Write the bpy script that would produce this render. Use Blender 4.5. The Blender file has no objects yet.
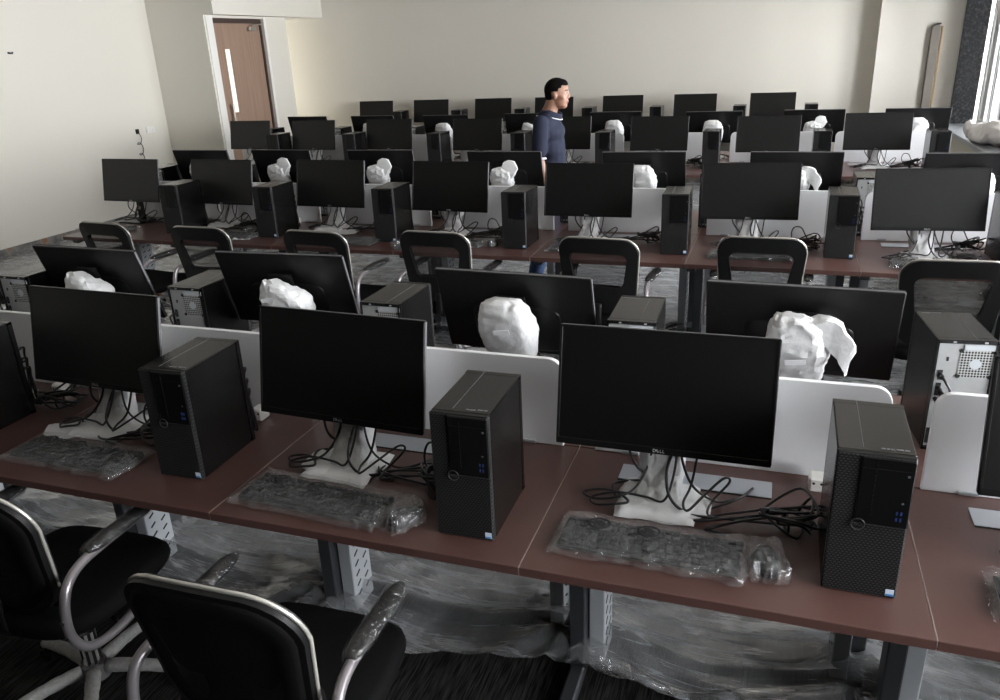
import bpy, bmesh, math, random
from mathutils import Vector, Matrix, noise
random.seed(7)
PI = math.pi
SC = bpy.context.scene
COL = SC.collection
rad = math.radians

# ------------------------------------------------------------------ materials
def node_mat(name):
    m = bpy.data.materials.new(name); m.use_nodes = True
    nt = m.node_tree; nt.nodes.clear()
    out = nt.nodes.new('ShaderNodeOutputMaterial')
    return m, nt, out

def pbr(name, col, rough=.5, metal=0., spec=.5, noise_scale=0, noise_amt=0., bump=0., bump_scale=60, coat=0.):
    m, nt, out = node_mat(name)
    b = nt.nodes.new('ShaderNodeBsdfPrincipled')
    b.inputs['Base Color'].default_value = (*col, 1)
    b.inputs['Roughness'].default_value = rough
    b.inputs['Metallic'].default_value = metal
    b.inputs['Specular IOR Level'].default_value = spec
    b.inputs['Coat Weight'].default_value = coat
    nt.links.new(b.outputs[0], out.inputs[0])
    tc = nt.nodes.new('ShaderNodeTexCoord')
    if noise_amt:
        n = nt.nodes.new('ShaderNodeTexNoise'); n.inputs['Scale'].default_value = noise_scale
        n.inputs['Detail'].default_value = 4
        nt.links.new(tc.outputs['Object'], n.inputs['Vector'])
        r = nt.nodes.new('ShaderNodeMixRGB'); r.blend_type = 'MIX'
        r.inputs[1].default_value = (*[c*(1-noise_amt) for c in col], 1)
        r.inputs[2].default_value = (*[min(1, c*(1+noise_amt)) for c in col], 1)
        nt.links.new(n.outputs['Fac'], r.inputs[0]); nt.links.new(r.outputs[0], b.inputs['Base Color'])
    if bump:
        n2 = nt.nodes.new('ShaderNodeTexNoise'); n2.inputs['Scale'].default_value = bump_scale
        n2.inputs['Detail'].default_value = 3
        nt.links.new(tc.outputs['Object'], n2.inputs['Vector'])
        bp = nt.nodes.new('ShaderNodeBump'); bp.inputs['Strength'].default_value = bump
        bp.inputs['Distance'].default_value = .004
        nt.links.new(n2.outputs['Fac'], bp.inputs['Height']); nt.links.new(bp.outputs[0], b.inputs['Normal'])
    return m

def emit_mat(name, col, s):
    m, nt, out = node_mat(name)
    e = nt.nodes.new('ShaderNodeEmission'); e.inputs[0].default_value = (*col, 1); e.inputs[1].default_value = s
    nt.links.new(e.outputs[0], out.inputs[0]); return m

def film_mat(name, opac, col=(.8, .82, .84), rough=.18, scale=14, bump=.5, gloss=.5, facing=.12, folds=0.):
    """clear crinkled polythene: partly see-through, partly milky, with shiny creases"""
    m, nt, out = node_mat(name)
    L = nt.links.new; N = nt.nodes.new
    tc = N('ShaderNodeTexCoord')
    n = N('ShaderNodeTexNoise'); n.inputs['Scale'].default_value = scale; n.inputs['Detail'].default_value = 5
    n.inputs['Distortion'].default_value = 1.2
    L(tc.outputs['Object'], n.inputs['Vector'])
    bp = N('ShaderNodeBump'); bp.inputs['Strength'].default_value = bump; bp.inputs['Distance'].default_value = .01
    L(n.outputs['Fac'], bp.inputs['Height'])
    d = N('ShaderNodeBsdfDiffuse'); d.inputs[0].default_value = (*col, 1); L(bp.outputs[0], d.inputs['Normal'])
    g = N('ShaderNodeBsdfGlossy'); g.inputs['Roughness'].default_value = rough; L(bp.outputs[0], g.inputs['Normal'])
    lw = N('ShaderNodeLayerWeight'); lw.inputs['Blend'].default_value = .35; L(bp.outputs[0], lw.inputs['Normal'])
    mul = N('ShaderNodeMath'); mul.operation = 'MULTIPLY_ADD'; mul.inputs[1].default_value = gloss; mul.inputs[2].default_value = gloss*.25
    mul.use_clamp = True
    L(lw.outputs['Fresnel'], mul.inputs[0])
    dg = N('ShaderNodeMixShader'); L(mul.outputs[0], dg.inputs[0]); L(d.outputs[0], dg.inputs[1]); L(g.outputs[0], dg.inputs[2])
    t = N('ShaderNodeBsdfTransparent')
    ramp = N('ShaderNodeMapRange'); ramp.inputs[1].default_value = .35; ramp.inputs[2].default_value = .7
    ramp.inputs[3].default_value = opac*.5; ramp.inputs[4].default_value = min(1, opac*1.6)
    L(n.outputs['Fac'], ramp.inputs[0])
    ad = N('ShaderNodeMath'); ad.operation = 'MULTIPLY_ADD'; ad.inputs[1].default_value = facing; ad.use_clamp = True
    L(lw.outputs['Facing'], ad.inputs[0]); L(ramp.outputs[0], ad.inputs[2])
    opn = ad
    if folds:        # doubled-over pleats are milkier than the flat film
        for (rot, sc_, amt) in ((4, (.55, 7, 1), folds), (-24, (.7, 6, 1), folds*.7), (31, (.8, 9, 1), folds*.6)):
            mp = N('ShaderNodeMapping'); mp.inputs['Rotation'].default_value = (0, 0, rad(rot)); mp.inputs['Scale'].default_value = sc_
            L(tc.outputs['Object'], mp.inputs[0])
            q = N('ShaderNodeTexNoise'); q.inputs['Scale'].default_value = 1.4; q.inputs['Detail'].default_value = 5; q.inputs['Distortion'].default_value = .5
            L(mp.outputs[0], q.inputs['Vector'])
            m1 = N('ShaderNodeMath'); m1.operation = 'SUBTRACT'; m1.inputs[1].default_value = .5; L(q.outputs['Fac'], m1.inputs[0])
            m2 = N('ShaderNodeMath'); m2.operation = 'ABSOLUTE'; L(m1.outputs[0], m2.inputs[0])
            m3 = N('ShaderNodeMapRange'); m3.inputs[1].default_value = .0; m3.inputs[2].default_value = .022; m3.inputs[3].default_value = amt; m3.inputs[4].default_value = 0
            L(m2.outputs[0], m3.inputs[0])
            m4 = N('ShaderNodeMath'); m4.operation = 'ADD'; m4.use_clamp = True; L(opn.outputs[0], m4.inputs[0]); L(m3.outputs[0], m4.inputs[1]); opn = m4
    mx = N('ShaderNodeMixShader'); L(opn.outputs[0], mx.inputs[0]); L(t.outputs[0], mx.inputs[1]); L(dg.outputs[0], mx.inputs[2])
    L(mx.outputs[0], out.inputs[0]); return m

def mesh_fabric():
    m, nt, out = node_mat('chair_mesh')
    L = nt.links.new; N = nt.nodes.new
    d = N('ShaderNodeBsdfPrincipled'); d.inputs['Base Color'].default_value = (.012, .012, .013, 1); d.inputs['Roughness'].default_value = .7
    t = N('ShaderNodeBsdfTransparent'); mx = N('ShaderNodeMixShader'); mx.inputs[0].default_value = .62
    L(t.outputs[0], mx.inputs[1]); L(d.outputs[0], mx.inputs[2]); L(mx.outputs[0], out.inputs[0]); return m

def honey():
    m, nt, out = node_mat('honeycomb_grille')
    L = nt.links.new; N = nt.nodes.new
    tc = N('ShaderNodeTexCoord'); mp = N('ShaderNodeMapping'); mp.inputs['Scale'].default_value = (115, 0, 170)
    L(tc.outputs['Object'], mp.inputs[0])
    sx = N('ShaderNodeSeparateXYZ'); L(mp.outputs[0], sx.inputs[0])
    rowf = N('ShaderNodeMath'); rowf.operation = 'FLOOR'; L(sx.outputs['Z'], rowf.inputs[0])
    half = N('ShaderNodeMath'); half.operation = 'MULTIPLY_ADD'; half.inputs[1].default_value = .5; L(rowf.outputs[0], half.inputs[0]); L(sx.outputs['X'], half.inputs[2])
    fx = N('ShaderNodeMath'); fx.operation = 'FRACT'; L(half.outputs[0], fx.inputs[0])
    fz = N('ShaderNodeMath'); fz.operation = 'FRACT'; L(sx.outputs['Z'], fz.inputs[0])
    gx = N('ShaderNodeMath'); gx.operation = 'GREATER_THAN'; gx.inputs[1].default_value = .42; L(fx.outputs[0], gx.inputs[0])
    gz = N('ShaderNodeMath'); gz.operation = 'GREATER_THAN'; gz.inputs[1].default_value = .52; L(fz.outputs[0], gz.inputs[0])
    ml = N('ShaderNodeMath'); ml.operation = 'MULTIPLY'; L(gx.outputs[0], ml.inputs[0]); L(gz.outputs[0], ml.inputs[1])
    mix = N('ShaderNodeMixRGB'); mix.inputs[1].default_value = (.0035, .0035, .0037, 1); mix.inputs[2].default_value = (.040, .040, .042, 1)
    L(ml.outputs[0], mix.inputs[0])
    b = N('ShaderNodeBsdfPrincipled'); b.inputs['Roughness'].default_value = .5; L(mix.outputs[0], b.inputs['Base Color'])
    b.inputs['Specular IOR Level'].default_value = .3
    L(b.outputs[0], out.inputs[0]); return m

def fan_grille():
    m, nt, out = node_mat('fan_grille')
    L = nt.links.new; N = nt.nodes.new
    tc = N('ShaderNodeTexCoord'); mp = N('ShaderNodeMapping'); mp.inputs['Scale'].default_value = (125, 0, 125)
    L(tc.outputs['Object'], mp.inputs[0])
    v = N('ShaderNodeTexVoronoi'); v.inputs['Randomness'].default_value = 0; v.inputs['Scale'].default_value = 1; L(mp.outputs[0], v.inputs['Vector'])
    gt = N('ShaderNodeMath'); gt.operation = 'GREATER_THAN'; gt.inputs[1].default_value = .38; L(v.outputs['Distance'], gt.inputs[0])
    mix = N('ShaderNodeMixRGB'); mix.inputs[1].default_value = (.008, .008, .008, 1); mix.inputs[2].default_value = (.42, .43, .42, 1)
    L(gt.outputs[0], mix.inputs[0])
    b = N('ShaderNodeBsdfPrincipled'); b.inputs['Roughness'].default_value = .4; L(mix.outputs[0], b.inputs['Base Color'])
    L(b.outputs[0], out.inputs[0]); return m

def carpet():
    m, nt, out = node_mat('carpet')
    L = nt.links.new; N = nt.nodes.new
    tc = N('ShaderNodeTexCoord'); mp = N('ShaderNodeMapping'); mp.inputs['Scale'].default_value = (160, 9, 1); mp.inputs['Rotation'].default_value = (0, 0, rad(-4))
    L(tc.outputs['Object'], mp.inputs[0])
    n = N('ShaderNodeTexNoise'); n.inputs['Scale'].default_value = 1; n.inputs['Detail'].default_value = 4; L(mp.outputs[0], n.inputs['Vector'])
    r = N('ShaderNodeValToRGB'); r.color_ramp.elements[0].position = .4; r.color_ramp.elements[0].color = (.006, .006, .006, 1)
    r.color_ramp.elements[1].position = .75; r.color_ramp.elements[1].color = (.055, .052, .05, 1); L(n.outputs['Fac'], r.inputs[0])
    b = N('ShaderNodeBsdfPrincipled'); b.inputs['Roughness'].default_value = .95; b.inputs['Specular IOR Level'].default_value = .1
    L(r.outputs[0], b.inputs['Base Color']); L(b.outputs[0], out.inputs[0]); return m

def granite():
    m, nt, out = node_mat('granite')
    L = nt.links.new; N = nt.nodes.new
    tc = N('ShaderNodeTexCoord'); v = N('ShaderNodeTexVoronoi'); v.inputs['Scale'].default_value = 55; L(tc.outputs['Object'], v.inputs['Vector'])
    n = N('ShaderNodeTexNoise'); n.inputs['Scale'].default_value = 30; n.inputs['Detail'].default_value = 6; L(tc.outputs['Object'], n.inputs['Vector'])
    ad = N('ShaderNodeMath'); ad.operation = 'MULTIPLY'; L(v.outputs['Color'], ad.inputs[0]); L(n.outputs['Fac'], ad.inputs[1])
    r = N('ShaderNodeValToRGB'); r.color_ramp.elements[0].position = .2; r.color_ramp.elements[0].color = (.018, .019, .023, 1)
    r.color_ramp.elements[1].position = .62; r.color_ramp.elements[1].color = (.20, .205, .22, 1); L(ad.outputs[0], r.inputs[0])
    b = N('ShaderNodeBsdfPrincipled'); b.inputs['Roughness'].default_value = .35; L(r.outputs[0], b.inputs['Base Color']); L(b.outputs[0], out.inputs[0]); return m

def marble():
    m, nt, out = node_mat('skirting_stone')
    L = nt.links.new; N = nt.nodes.new
    tc = N('ShaderNodeTexCoord'); n = N('ShaderNodeTexNoise'); n.inputs['Scale'].default_value = 7; n.inputs['Detail'].default_value = 8
    L(tc.outputs['Object'], n.inputs['Vector'])
    r = N('ShaderNodeValToRGB'); e = r.color_ramp.elements
    e[0].position = .38; e[0].color = (.10, .10, .10, 1); e[1].position = .55; e[1].color = (.24, .23, .21, 1)
    x = e.new(.66); x.color = (.25, .13, .06, 1); L(n.outputs['Fac'], r.inputs[0])
    b = N('ShaderNodeBsdfPrincipled'); b.inputs['Roughness'].default_value = .4; L(r.outputs[0], b.inputs['Base Color']); L(b.outputs[0], out.inputs[0]); return m

def wood():
    m, nt, out = node_mat('door_wood')
    L = nt.links.new; N = nt.nodes.new
    tc = N('ShaderNodeTexCoord'); mp = N('ShaderNodeMapping'); mp.inputs['Scale'].default_value = (9, 22, .8)
    L(tc.outputs['Object'], mp.inputs[0])
    n = N('ShaderNodeTexNoise'); n.inputs['Scale'].default_value = 2; n.inputs['Detail'].default_value = 5; L(mp.outputs[0], n.inputs['Vector'])
    r = N('ShaderNodeValToRGB'); r.color_ramp.elements[0].position = .3; r.color_ramp.elements[0].color = (.27, .175, .125, 1)
    r.color_ramp.elements[1].position = .75; r.color_ramp.elements[1].color = (.345, .235, .175, 1); L(n.outputs['Fac'], r.inputs[0])
    b = N('ShaderNodeBsdfPrincipled'); b.inputs['Roughness'].default_value = .5; L(r.outputs[0], b.inputs['Base Color']); L(b.outputs[0], out.inputs[0]); return m

def glass():
    m, nt, out = node_mat('window_glass')
    L = nt.links.new; N = nt.nodes.new
    t = N('ShaderNodeBsdfTransparent'); g = N('ShaderNodeBsdfGlossy'); g.inputs['Roughness'].default_value = .02
    f = N('ShaderNodeFresnel'); f.inputs[0].default_value = 1.45; mx = N('ShaderNodeMixShader')
    L(f.outputs[0], mx.inputs[0]); L(t.outputs[0], mx.inputs[1]); L(g.outputs[0], mx.inputs[2]); L(mx.outputs[0], out.inputs[0]); return m

M = {
 'wall': pbr('wall_paint', (.715, .69, .625), .75, spec=.2, noise_scale=1.3, noise_amt=.015),
 'frontwall': pbr('front_wall_dark', (.04, .034, .03), .7, spec=.2, noise_scale=2, noise_amt=.1),  # unseen wall, its colour kept dark so screens reflect little
 'ceil': pbr('ceiling_paint', (.48, .45, .405), .9, spec=.1),
 'white': pbr('white_paint', (.80, .79, .76), .55),
 'carpet': carpet(), 'granite': granite(), 'marble': marble(), 'wood': wood(), 'glass': glass(),
 'desk': pbr('desk_laminate', (.082, .042, .036), .33, spec=.5, noise_scale=9, noise_amt=.14),
 'deskedge': pbr('desk_edge', (.42, .36, .32), .5),
 'steel': pbr('dark_steel', (.06, .064, .07), .42, metal=.3),
 'duct': pbr('duct_grey', (.50, .53, .56), .45, metal=.15),
 'hole': pbr('slot_black', (.006, .006, .006), .8),
 'alu': pbr('aluminium', (.50, .53, .56), .35, metal=.55),
 'panel': pbr('divider_white', (.80, .81, .83), .42),
 'black': pbr('black_plastic', (.005, .005, .0054), .40, spec=.28, bump=.08, bump_scale=900),
 'bezel': pbr('black_bezel', (.006, .006, .0063), .36, spec=.25),
 'edge': pbr('grey_edge', (.10, .10, .105), .4),
 'screen': pbr('screen_glass', (.0027, .0028, .0028), .40, spec=.4),
 'logo': pbr('logo_silver', (.55, .56, .57), .4),
 'logod': pbr('logo_grey', (.10, .10, .105), .35),
 'logoring': pbr('logo_ring_grey', (.028, .028, .03), .35),
 'foam': pbr('white_foam_bag', (.66, .665, .67), .55, bump=.7, bump_scale=45),
 'case': pbr('tower_case', (.0042, .0041, .0040), .20, spec=.5, bump=.1, bump_scale=1200),
 'front': pbr('tower_front', (.004, .004, .0043), .30, spec=.3),
 'honey': honey(), 'fan': fan_grille(),
 'galv': pbr('galvanised', (.40, .41, .41), .42, metal=.35, noise_scale=60, noise_amt=.08),
 'blue': pbr('usb_blue', (.012, .03, .12), .4),
 'sticker': pbr('sticker_white', (.55, .62, .72), .4),
 'stickerb': pbr('sticker_blue', (.05, .20, .45), .4),
 'cable': pbr('cable_black', (.008, .008, .0085), .38),
 'cushion': pbr('seat_black', (.003, .003, .0033), .8, spec=.12, bump=.2, bump_scale=500),
 'chairp': pbr('chair_plastic', (.0038, .0038, .0042), .42, spec=.3),
 'chairmesh': mesh_fabric(),
 'silver': pbr('silver_paint', (.30, .28, .295), .32, metal=.6),
 'chrome': pbr('chrome', (.75, .76, .78), .14, metal=1.),
 'piping_glint': pbr('silver_trim_glint', (.62, .60, .55), .25, metal=.6),
 'wrap': film_mat('plastic_wrap', .10, scale=48, rough=.06, bump=1., gloss=3., facing=.05),
 'bubble': pbr('foam_wrap', (.44, .44, .43), .6, bump=1., bump_scale=90, noise_scale=60, noise_amt=.35),
 'film': film_mat('floor_film', .19, col=(.55, .57, .59), scale=5, rough=.20, bump=.6, gloss=.9, facing=.70, folds=.22),
 'bag': film_mat('poly_bag', .115, scale=34, rough=.06, bump=1., gloss=1.7, facing=.10),
 'key': pbr('key_black', (.012, .012, .013), .5),
 'ink': pbr('ink_black', (.008, .008, .008), .6),
 'skin': pbr('skin', (.25, .13, .085), .5, noise_scale=20, noise_amt=.06),
 'lips': pbr('lips', (.26, .095, .075), .5),
 'hair': pbr('hair', (.004, .0034, .003), .9, spec=.08, bump=.6, bump_scale=400),
 'navy': pbr('navy_cotton', (.020, .023, .040), .85, spec=.15, bump=.25, bump_scale=300),
 'trimw': pbr('white_trim', (.55, .55, .58), .8),
 'denim': pbr('denim', (.03, .06, .14), .85, noise_scale=60, noise_amt=.2),
 'shoe': pbr('shoe', (.02, .02, .022), .5),
 'eye': pbr('eye_white', (.6, .58, .55), .4), 'iris': pbr('iris', (.012, .008, .006), .3),
 'lit': emit_mat('lit_corridor_pane', (1, .97, .90), 1.15),
 'brass': pbr('brushed_steel', (.42, .40, .36), .35, metal=.8),
 'red': pbr('red_tag', (.75, .16, .06), .5),
 'sack': pbr('sack_cloth', (.86, .85, .84), .85, bump=.6, bump_scale=40),
 'strip': pbr('trunking_grey', (.20, .18, .155), .5), 'strip2': pbr('trunking_edge', (.42, .29, .13), .55),
 'frame': pbr('window_frame_white', (.78, .79, .80), .35),
 'dframe': pbr('door_frame_dark', (.05, .03, .025), .5),
 'outside': pbr('paving_outside', (.5, .5, .48), .9),
}

# ------------------------------------------------------------------ mesh builder
class MB:
    def __init__(s): s.bm = bmesh.new()
    def _take(s, t, mi=0, mat=None, smooth=False):
        for f in t.faces: f.material_index = mi; f.smooth = smooth
        if mat is not None: bmesh.ops.transform(t, matrix=mat, verts=t.verts)
        me = bpy.data.meshes.new('tmp'); t.to_mesh(me); t.free(); s.bm.from_mesh(me); bpy.data.meshes.remove(me)
        return s
    def box(s, c, d, bev=0., mi=0, rot=None, seg=1, smooth=False):
        t = bmesh.new(); bmesh.ops.create_cube(t, size=1)
        bmesh.ops.scale(t, vec=d, verts=t.verts)
        if bev: bmesh.ops.bevel(t, geom=t.edges[:], offset=bev, segments=seg, affect='EDGES', profile=.5)
        mt = Matrix.Translation(c)
        if rot is not None: mt = mt @ rot.to_4x4()
        return s._take(t, mi, mt, smooth)
    def cyl(s, p0, p1, r0, r1=None, n=16, mi=0, smooth=True):
        r1 = r0 if r1 is None else r1
        p0, p1 = Vector(p0), Vector(p1); d = p1-p0
        t = bmesh.new(); bmesh.ops.create_cone(t, cap_ends=True, segments=n, radius1=r0, radius2=r1, depth=d.length)
        q = d.to_track_quat('Z', 'Y')
        s._take(t, mi, Matrix.Translation((p0+p1)/2) @ q.to_matrix().to_4x4(), False)
        return s
    def ell(s, c, r, mi=0, u=16, v=10, rot=None):
        t = bmesh.new(); bmesh.ops.create_uvsphere(t, u_segments=u, v_segments=v, radius=1)
        bmesh.ops.scale(t, vec=r, verts=t.verts)
        mt = Matrix.Translation(c)
        if rot is not None: mt = mt @ rot.to_4x4()
        return s._take(t, mi, mt, True)
    def rings(s, rings, cap=True, mi=0, smooth=True, closed=True):
        """rings: list of equal-length point loops"""
        t = bmesh.new(); vs = [[t.verts.new(p) for p in r] for r in rings]
        n = len(rings[0])
        for a, b in zip(vs[:-1], vs[1:]):
            for i in range(n if closed else n-1):
                j = (i+1) % n
                t.faces.new((a[i], a[j], b[j], b[i]))
        if cap and closed:
            t.faces.new(list(reversed(vs[0]))); t.faces.new(vs[-1])
        bmesh.ops.recalc_face_normals(t, faces=t.faces)
        return s._take(t, mi, None, smooth)
    def tube(s, pts, r, n=8, mi=0, cap=True, flat=1.):
        pts = [Vector(p) for p in pts]; rr = r if isinstance(r, (list, tuple)) else [r]*len(pts)
        up = Vector((0, 0, 1)); rs = []; prev = None
        for i, p in enumerate(pts):
            d = (pts[min(i+1, len(pts)-1)]-pts[max(i-1, 0)]).normalized()
            if prev is None:
                a = d.cross(up if abs(d.z) < .95 else Vector((1, 0, 0))).normalized()
            else:
                a = (prev - d*prev.dot(d))
                a = a.normalized() if a.length > 1e-6 else d.orthogonal().normalized()
            prev = a; b = d.cross(a)
            rs.append([p + rr[i]*(math.cos(2*PI*k/n)*a + flat*math.sin(2*PI*k/n)*b) for k in range(n)])
        return s.rings(rs, cap, mi)
    def prism(s, pts, y0, y1, mi=0, axis='y', bev=0.):
        """extrude an xz outline from y0 to y1"""
        t = bmesh.new()
        def P(a, b, h): return (a, h, b) if axis == 'y' else ((h, a, b) if axis == 'x' else (a, b, h))
        A = [t.verts.new(P(a, b, y0)) for a, b in pts]; B = [t.verts.new(P(a, b, y1)) for a, b in pts]
        fa = t.faces.new(A); fb = t.faces.new(list(reversed(B)))
        n = len(pts)
        for i in range(n): t.faces.new((A[i], B[i], B[(i+1) % n], A[(i+1) % n]))
        bmesh.ops.recalc_face_normals(t, faces=t.faces)
        if bev: bmesh.ops.bevel(t, geom=[e for f in (fa, fb) for e in f.edges], offset=bev, segments=1, affect='EDGES')
        return s._take(t, mi)
    def add(s, me, mat=None, mi=0):
        t = bmesh.new(); t.from_mesh(me)
        return s._take(t, mi, mat)
    def mesh(s, name, mats, smooth_angle=None):
        me = bpy.data.meshes.new(name); s.bm.to_mesh(me); s.bm.free()
        for m in (mats if isinstance(mats, (list, tuple)) else [mats]): me.materials.append(m)
        if smooth_angle is not None:
            for p in me.polygons: p.use_smooth = True
            me.set_sharp_from_angle(angle=rad(smooth_angle))
        return me
    def build(s, name, mats, parent=None, smooth_angle=None, loc=None, rot=None):
        return link(name, s.mesh(name, mats, smooth_angle), parent, loc, rot)

def link(name, me, parent=None, loc=None, rot=None):
    o = bpy.data.objects.new(name, me); COL.objects.link(o)
    if parent is not None: o.parent = parent
    if loc is not None: o.location = loc
    if rot is not None: o.rotation_euler = rot
    return o
def thing(name, label, cat, loc=(0, 0, 0), rz=0., group=None):
    o = bpy.data.objects.new(name, None); COL.objects.link(o); o.empty_display_size = .1
    o.location = loc; o.rotation_euler = (0, 0, rz)
    return tag(o, label, cat, group)
def tag(o, label, cat, group=None):
    o['label'] = label; o['category'] = cat
    if group: o['group'] = group
    return o
def struct(o): o['kind'] = 'structure'; return o
def kids(o): return list(o.children)
def copy_tree(root):
    def rec(o, par):
        c = o.copy(); COL.objects.link(c)
        if par is not None: c.parent = par
        for k in KIDS.get(o.name, []): rec(k, c)
        return c
    return rec(root, None)
KIDS = {}
def register(root):
    def rec(o):
        KIDS[o.name] = [x for x in bpy.data.objects if x.parent == o]
        for k in KIDS[o.name]: rec(k)
    rec(root)
class Proto:
    """a thing built once; the first use moves it, later uses copy it"""
    def __init__(s, root): s.root = root; s.used = False; register(root)
    def put(s, loc, rz, label, group, rx=0.):
        o = s.root if not s.used else copy_tree(s.root)
        s.used = True
        o.location = loc; o.rotation_euler = (rx, 0, rz); o['label'] = label
        if group: o['group'] = group
        return o
def catmull(P, m=8):
    out = []; P = [Vector(p) for p in P]
    for i in range(len(P)-1):
        p0, p1, p2, p3 = P[max(i-1, 0)], P[i], P[i+1], P[min(i+2, len(P)-1)]
        for k in range(m):
            t = k/m; out.append(.5*((2*p1)+(-p0+p2)*t+(2*p0-5*p1+4*p2-p3)*t*t+(-p0+3*p1-3*p2+p3)*t**3))
    out.append(P[-1]); return out
def text_mesh(txt, size, depth=.0006):
    cu = bpy.data.curves.new('t', 'FONT'); cu.body = txt; cu.size = size; cu.extrude = depth; cu.align_x = 'CENTER'; cu.align_y = 'CENTER'
    cu.resolution_u = 3
    ob = bpy.data.objects.new('t', cu); COL.objects.link(ob)
    dg = bpy.context.evaluated_depsgraph_get()
    me = bpy.data.meshes.new_from_object(ob.evaluated_get(dg))
    bpy.data.objects.remove(ob); bpy.data.curves.remove(cu); return me
def dell(size):
    mb = MB()
    mb.add(text_mesh('D', size), Matrix.Translation((-size*.95, 0, 0)))
    mb.add(text_mesh('E', size), Matrix.Translation((-size*.28, 0, 0)) @ Matrix.Rotation(rad(38), 4, 'Z'))
    mb.add(text_mesh('L', size), Matrix.Translation((size*.38, 0, 0)))
    mb.add(text_mesh('L', size), Matrix.Translation((size*.92, 0, 0)))
    return mb
ORD = ['zeroth', 'first', 'second', 'third', 'fourth', 'fifth', 'sixth', 'seventh', 'eighth', 'ninth', 'tenth']

# ------------------------------------------------------------------ room
XL, YB, XR, ZC, YF = -7.9, 11.6, 2.22, 2.95, -3.0
XD, XB, YJ, YD = -7.03, -6.87, 8.98, 10.82
def sbox(name, lo, hi, mat, bev=0.):
    c = [(a+b)/2 for a, b in zip(lo, hi)]; d = [b-a for a, b in zip(lo, hi)]
    return struct(MB().box(c, d, bev).build(name, mat))
fl = MB().box((-2.5, 4.3, -.05), (12.4, 16.6, .1)).build('floor', M['carpet']); struct(fl)
sbox('ceiling', (-9.2, YF-.2, ZC), (2.8, YB+.2, ZC+.15), M['ceil'])
sbox('wall_left', (XL-.15, YF, 0), (XL, YJ, ZC), M['wall'])
sbox('wall_back', (-9.0, YB, 0), (XR+.45, YB+.15, ZC), M['wall'])
sbox('wall_front', (XL-.15, YF-.15, 0), (XR+.45, YF, ZC), M['frontwall'])
# block holding the door: face towards the camera, and door face towards the windows
DY0, DY1, DZ = 9.14, 10.25, 2.43
mb = MB()
mb.box(((XL-.3+XD)/2, (YJ+DY0)/2, 1.23), (XD-XL+.3, DY0-YJ, 2.46))
mb.box(((XL-.3+XD)/2, (DY1+YD)/2, 1.23), (XD-XL+.3, YD-DY1, 2.46))
mb.box(((XL-.3+XD)/2, (DY0+DY1)/2, (DZ+2.46)/2), (XD-XL+.3, DY1-DY0, 2.46-DZ))
mb.box(((XL-.3+XB)/2, (YJ+YB)/2, (2.46+ZC)/2), (XB-XL+.3, YB-YJ, ZC-2.46))
struct(mb.build('wall_door_side', M['wall']))
sbox('wall_recess', (-9.15, YD-1, 0), (-9.0, YB+.1, ZC), M['wall'])
sbox('baseboard_left', (XL, YF, 0), (XL+.012, YJ, .10), M['marble'])
sbox('baseboard_back', (-6.9, YB-.012, 0), (1.0, YB, .10), M['marble'])
# pilaster on the back wall
sbox('wall_pilaster', (1.03, YB-.16, 0), (1.95, YB, ZC), M['wall'])
sbox('wall_granite', (1.95, YB-.20, 0), (XR-.01, YB, ZC), M['granite'])
# right wall: sill wall, windows
sbox('wall_right_lower', (XR, YF, 0), (XR+.2, YB, .78), M['wall'])
sbox('wall_right_upper', (XR, YF, 2.62), (XR+.2, YB, ZC), M['wall'])
sbox('trim_sill', (1.84, 1.6, .75), (XR+.02, YB-.2, .80), M['alu'], .004)
sbox('wall_sill_box', (1.90, 1.65, 0), (XR, YB-.2, .75), M['wall'])
wy = [-.2, 2.2, 4.6, 7.0, 9.2, 11.38]
for i in range(len(wy)-1):
    a, b = wy[i], wy[i+1]
    w = bpy.data.objects.new('window_%d' % (i+1), None); COL.objects.link(w); w.location = (XR+.08, (a+b)/2, .8); struct(w)
    hw = (b-a)/2; H = 1.82
    f = MB()
    f.box((0, -hw+.05, H/2), (.12, .10, H), .004); f.box((0, hw-.05, H/2), (.12, .10, H), .004)
    f.box((0, 0, .03), (.12, 2*hw-.2, .06), .004); f.box((0, 0, H-.03), (.12, 2*hw-.2, .06), .004)
    for yy in (-hw*.42, -hw*.34, hw*.38, hw*.46): f.box((-.02, yy, H/2), (.09, .05, H-.12), .004)
    if i == len(wy)-2:      # broad frame post added to cut daylight on the pilaster
        for yy in (.87,): f.box((.0, yy, H/2), (.10, .19, H-.12), .006)
    f.box((0, 0, H*.72), (.06, 2*hw-.2, .05), .004)
    struct(f.build('window_frame', M['frame'], w))
    g = MB(); g.box((.0, 0, H/2), (.006, 2*hw-.2, H-.12)); struct(g.build('window_pane', M['glass'], w))
    if i: sbox('wall_mullion_%d' % i, (XR, a-.06, .78), (XR+.2, a+.06, 2.62), M['wall'])
sbox('wall_right_end', (XR, YF, .78), (XR+.2, wy[0], 2.62), M['wall'])
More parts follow.
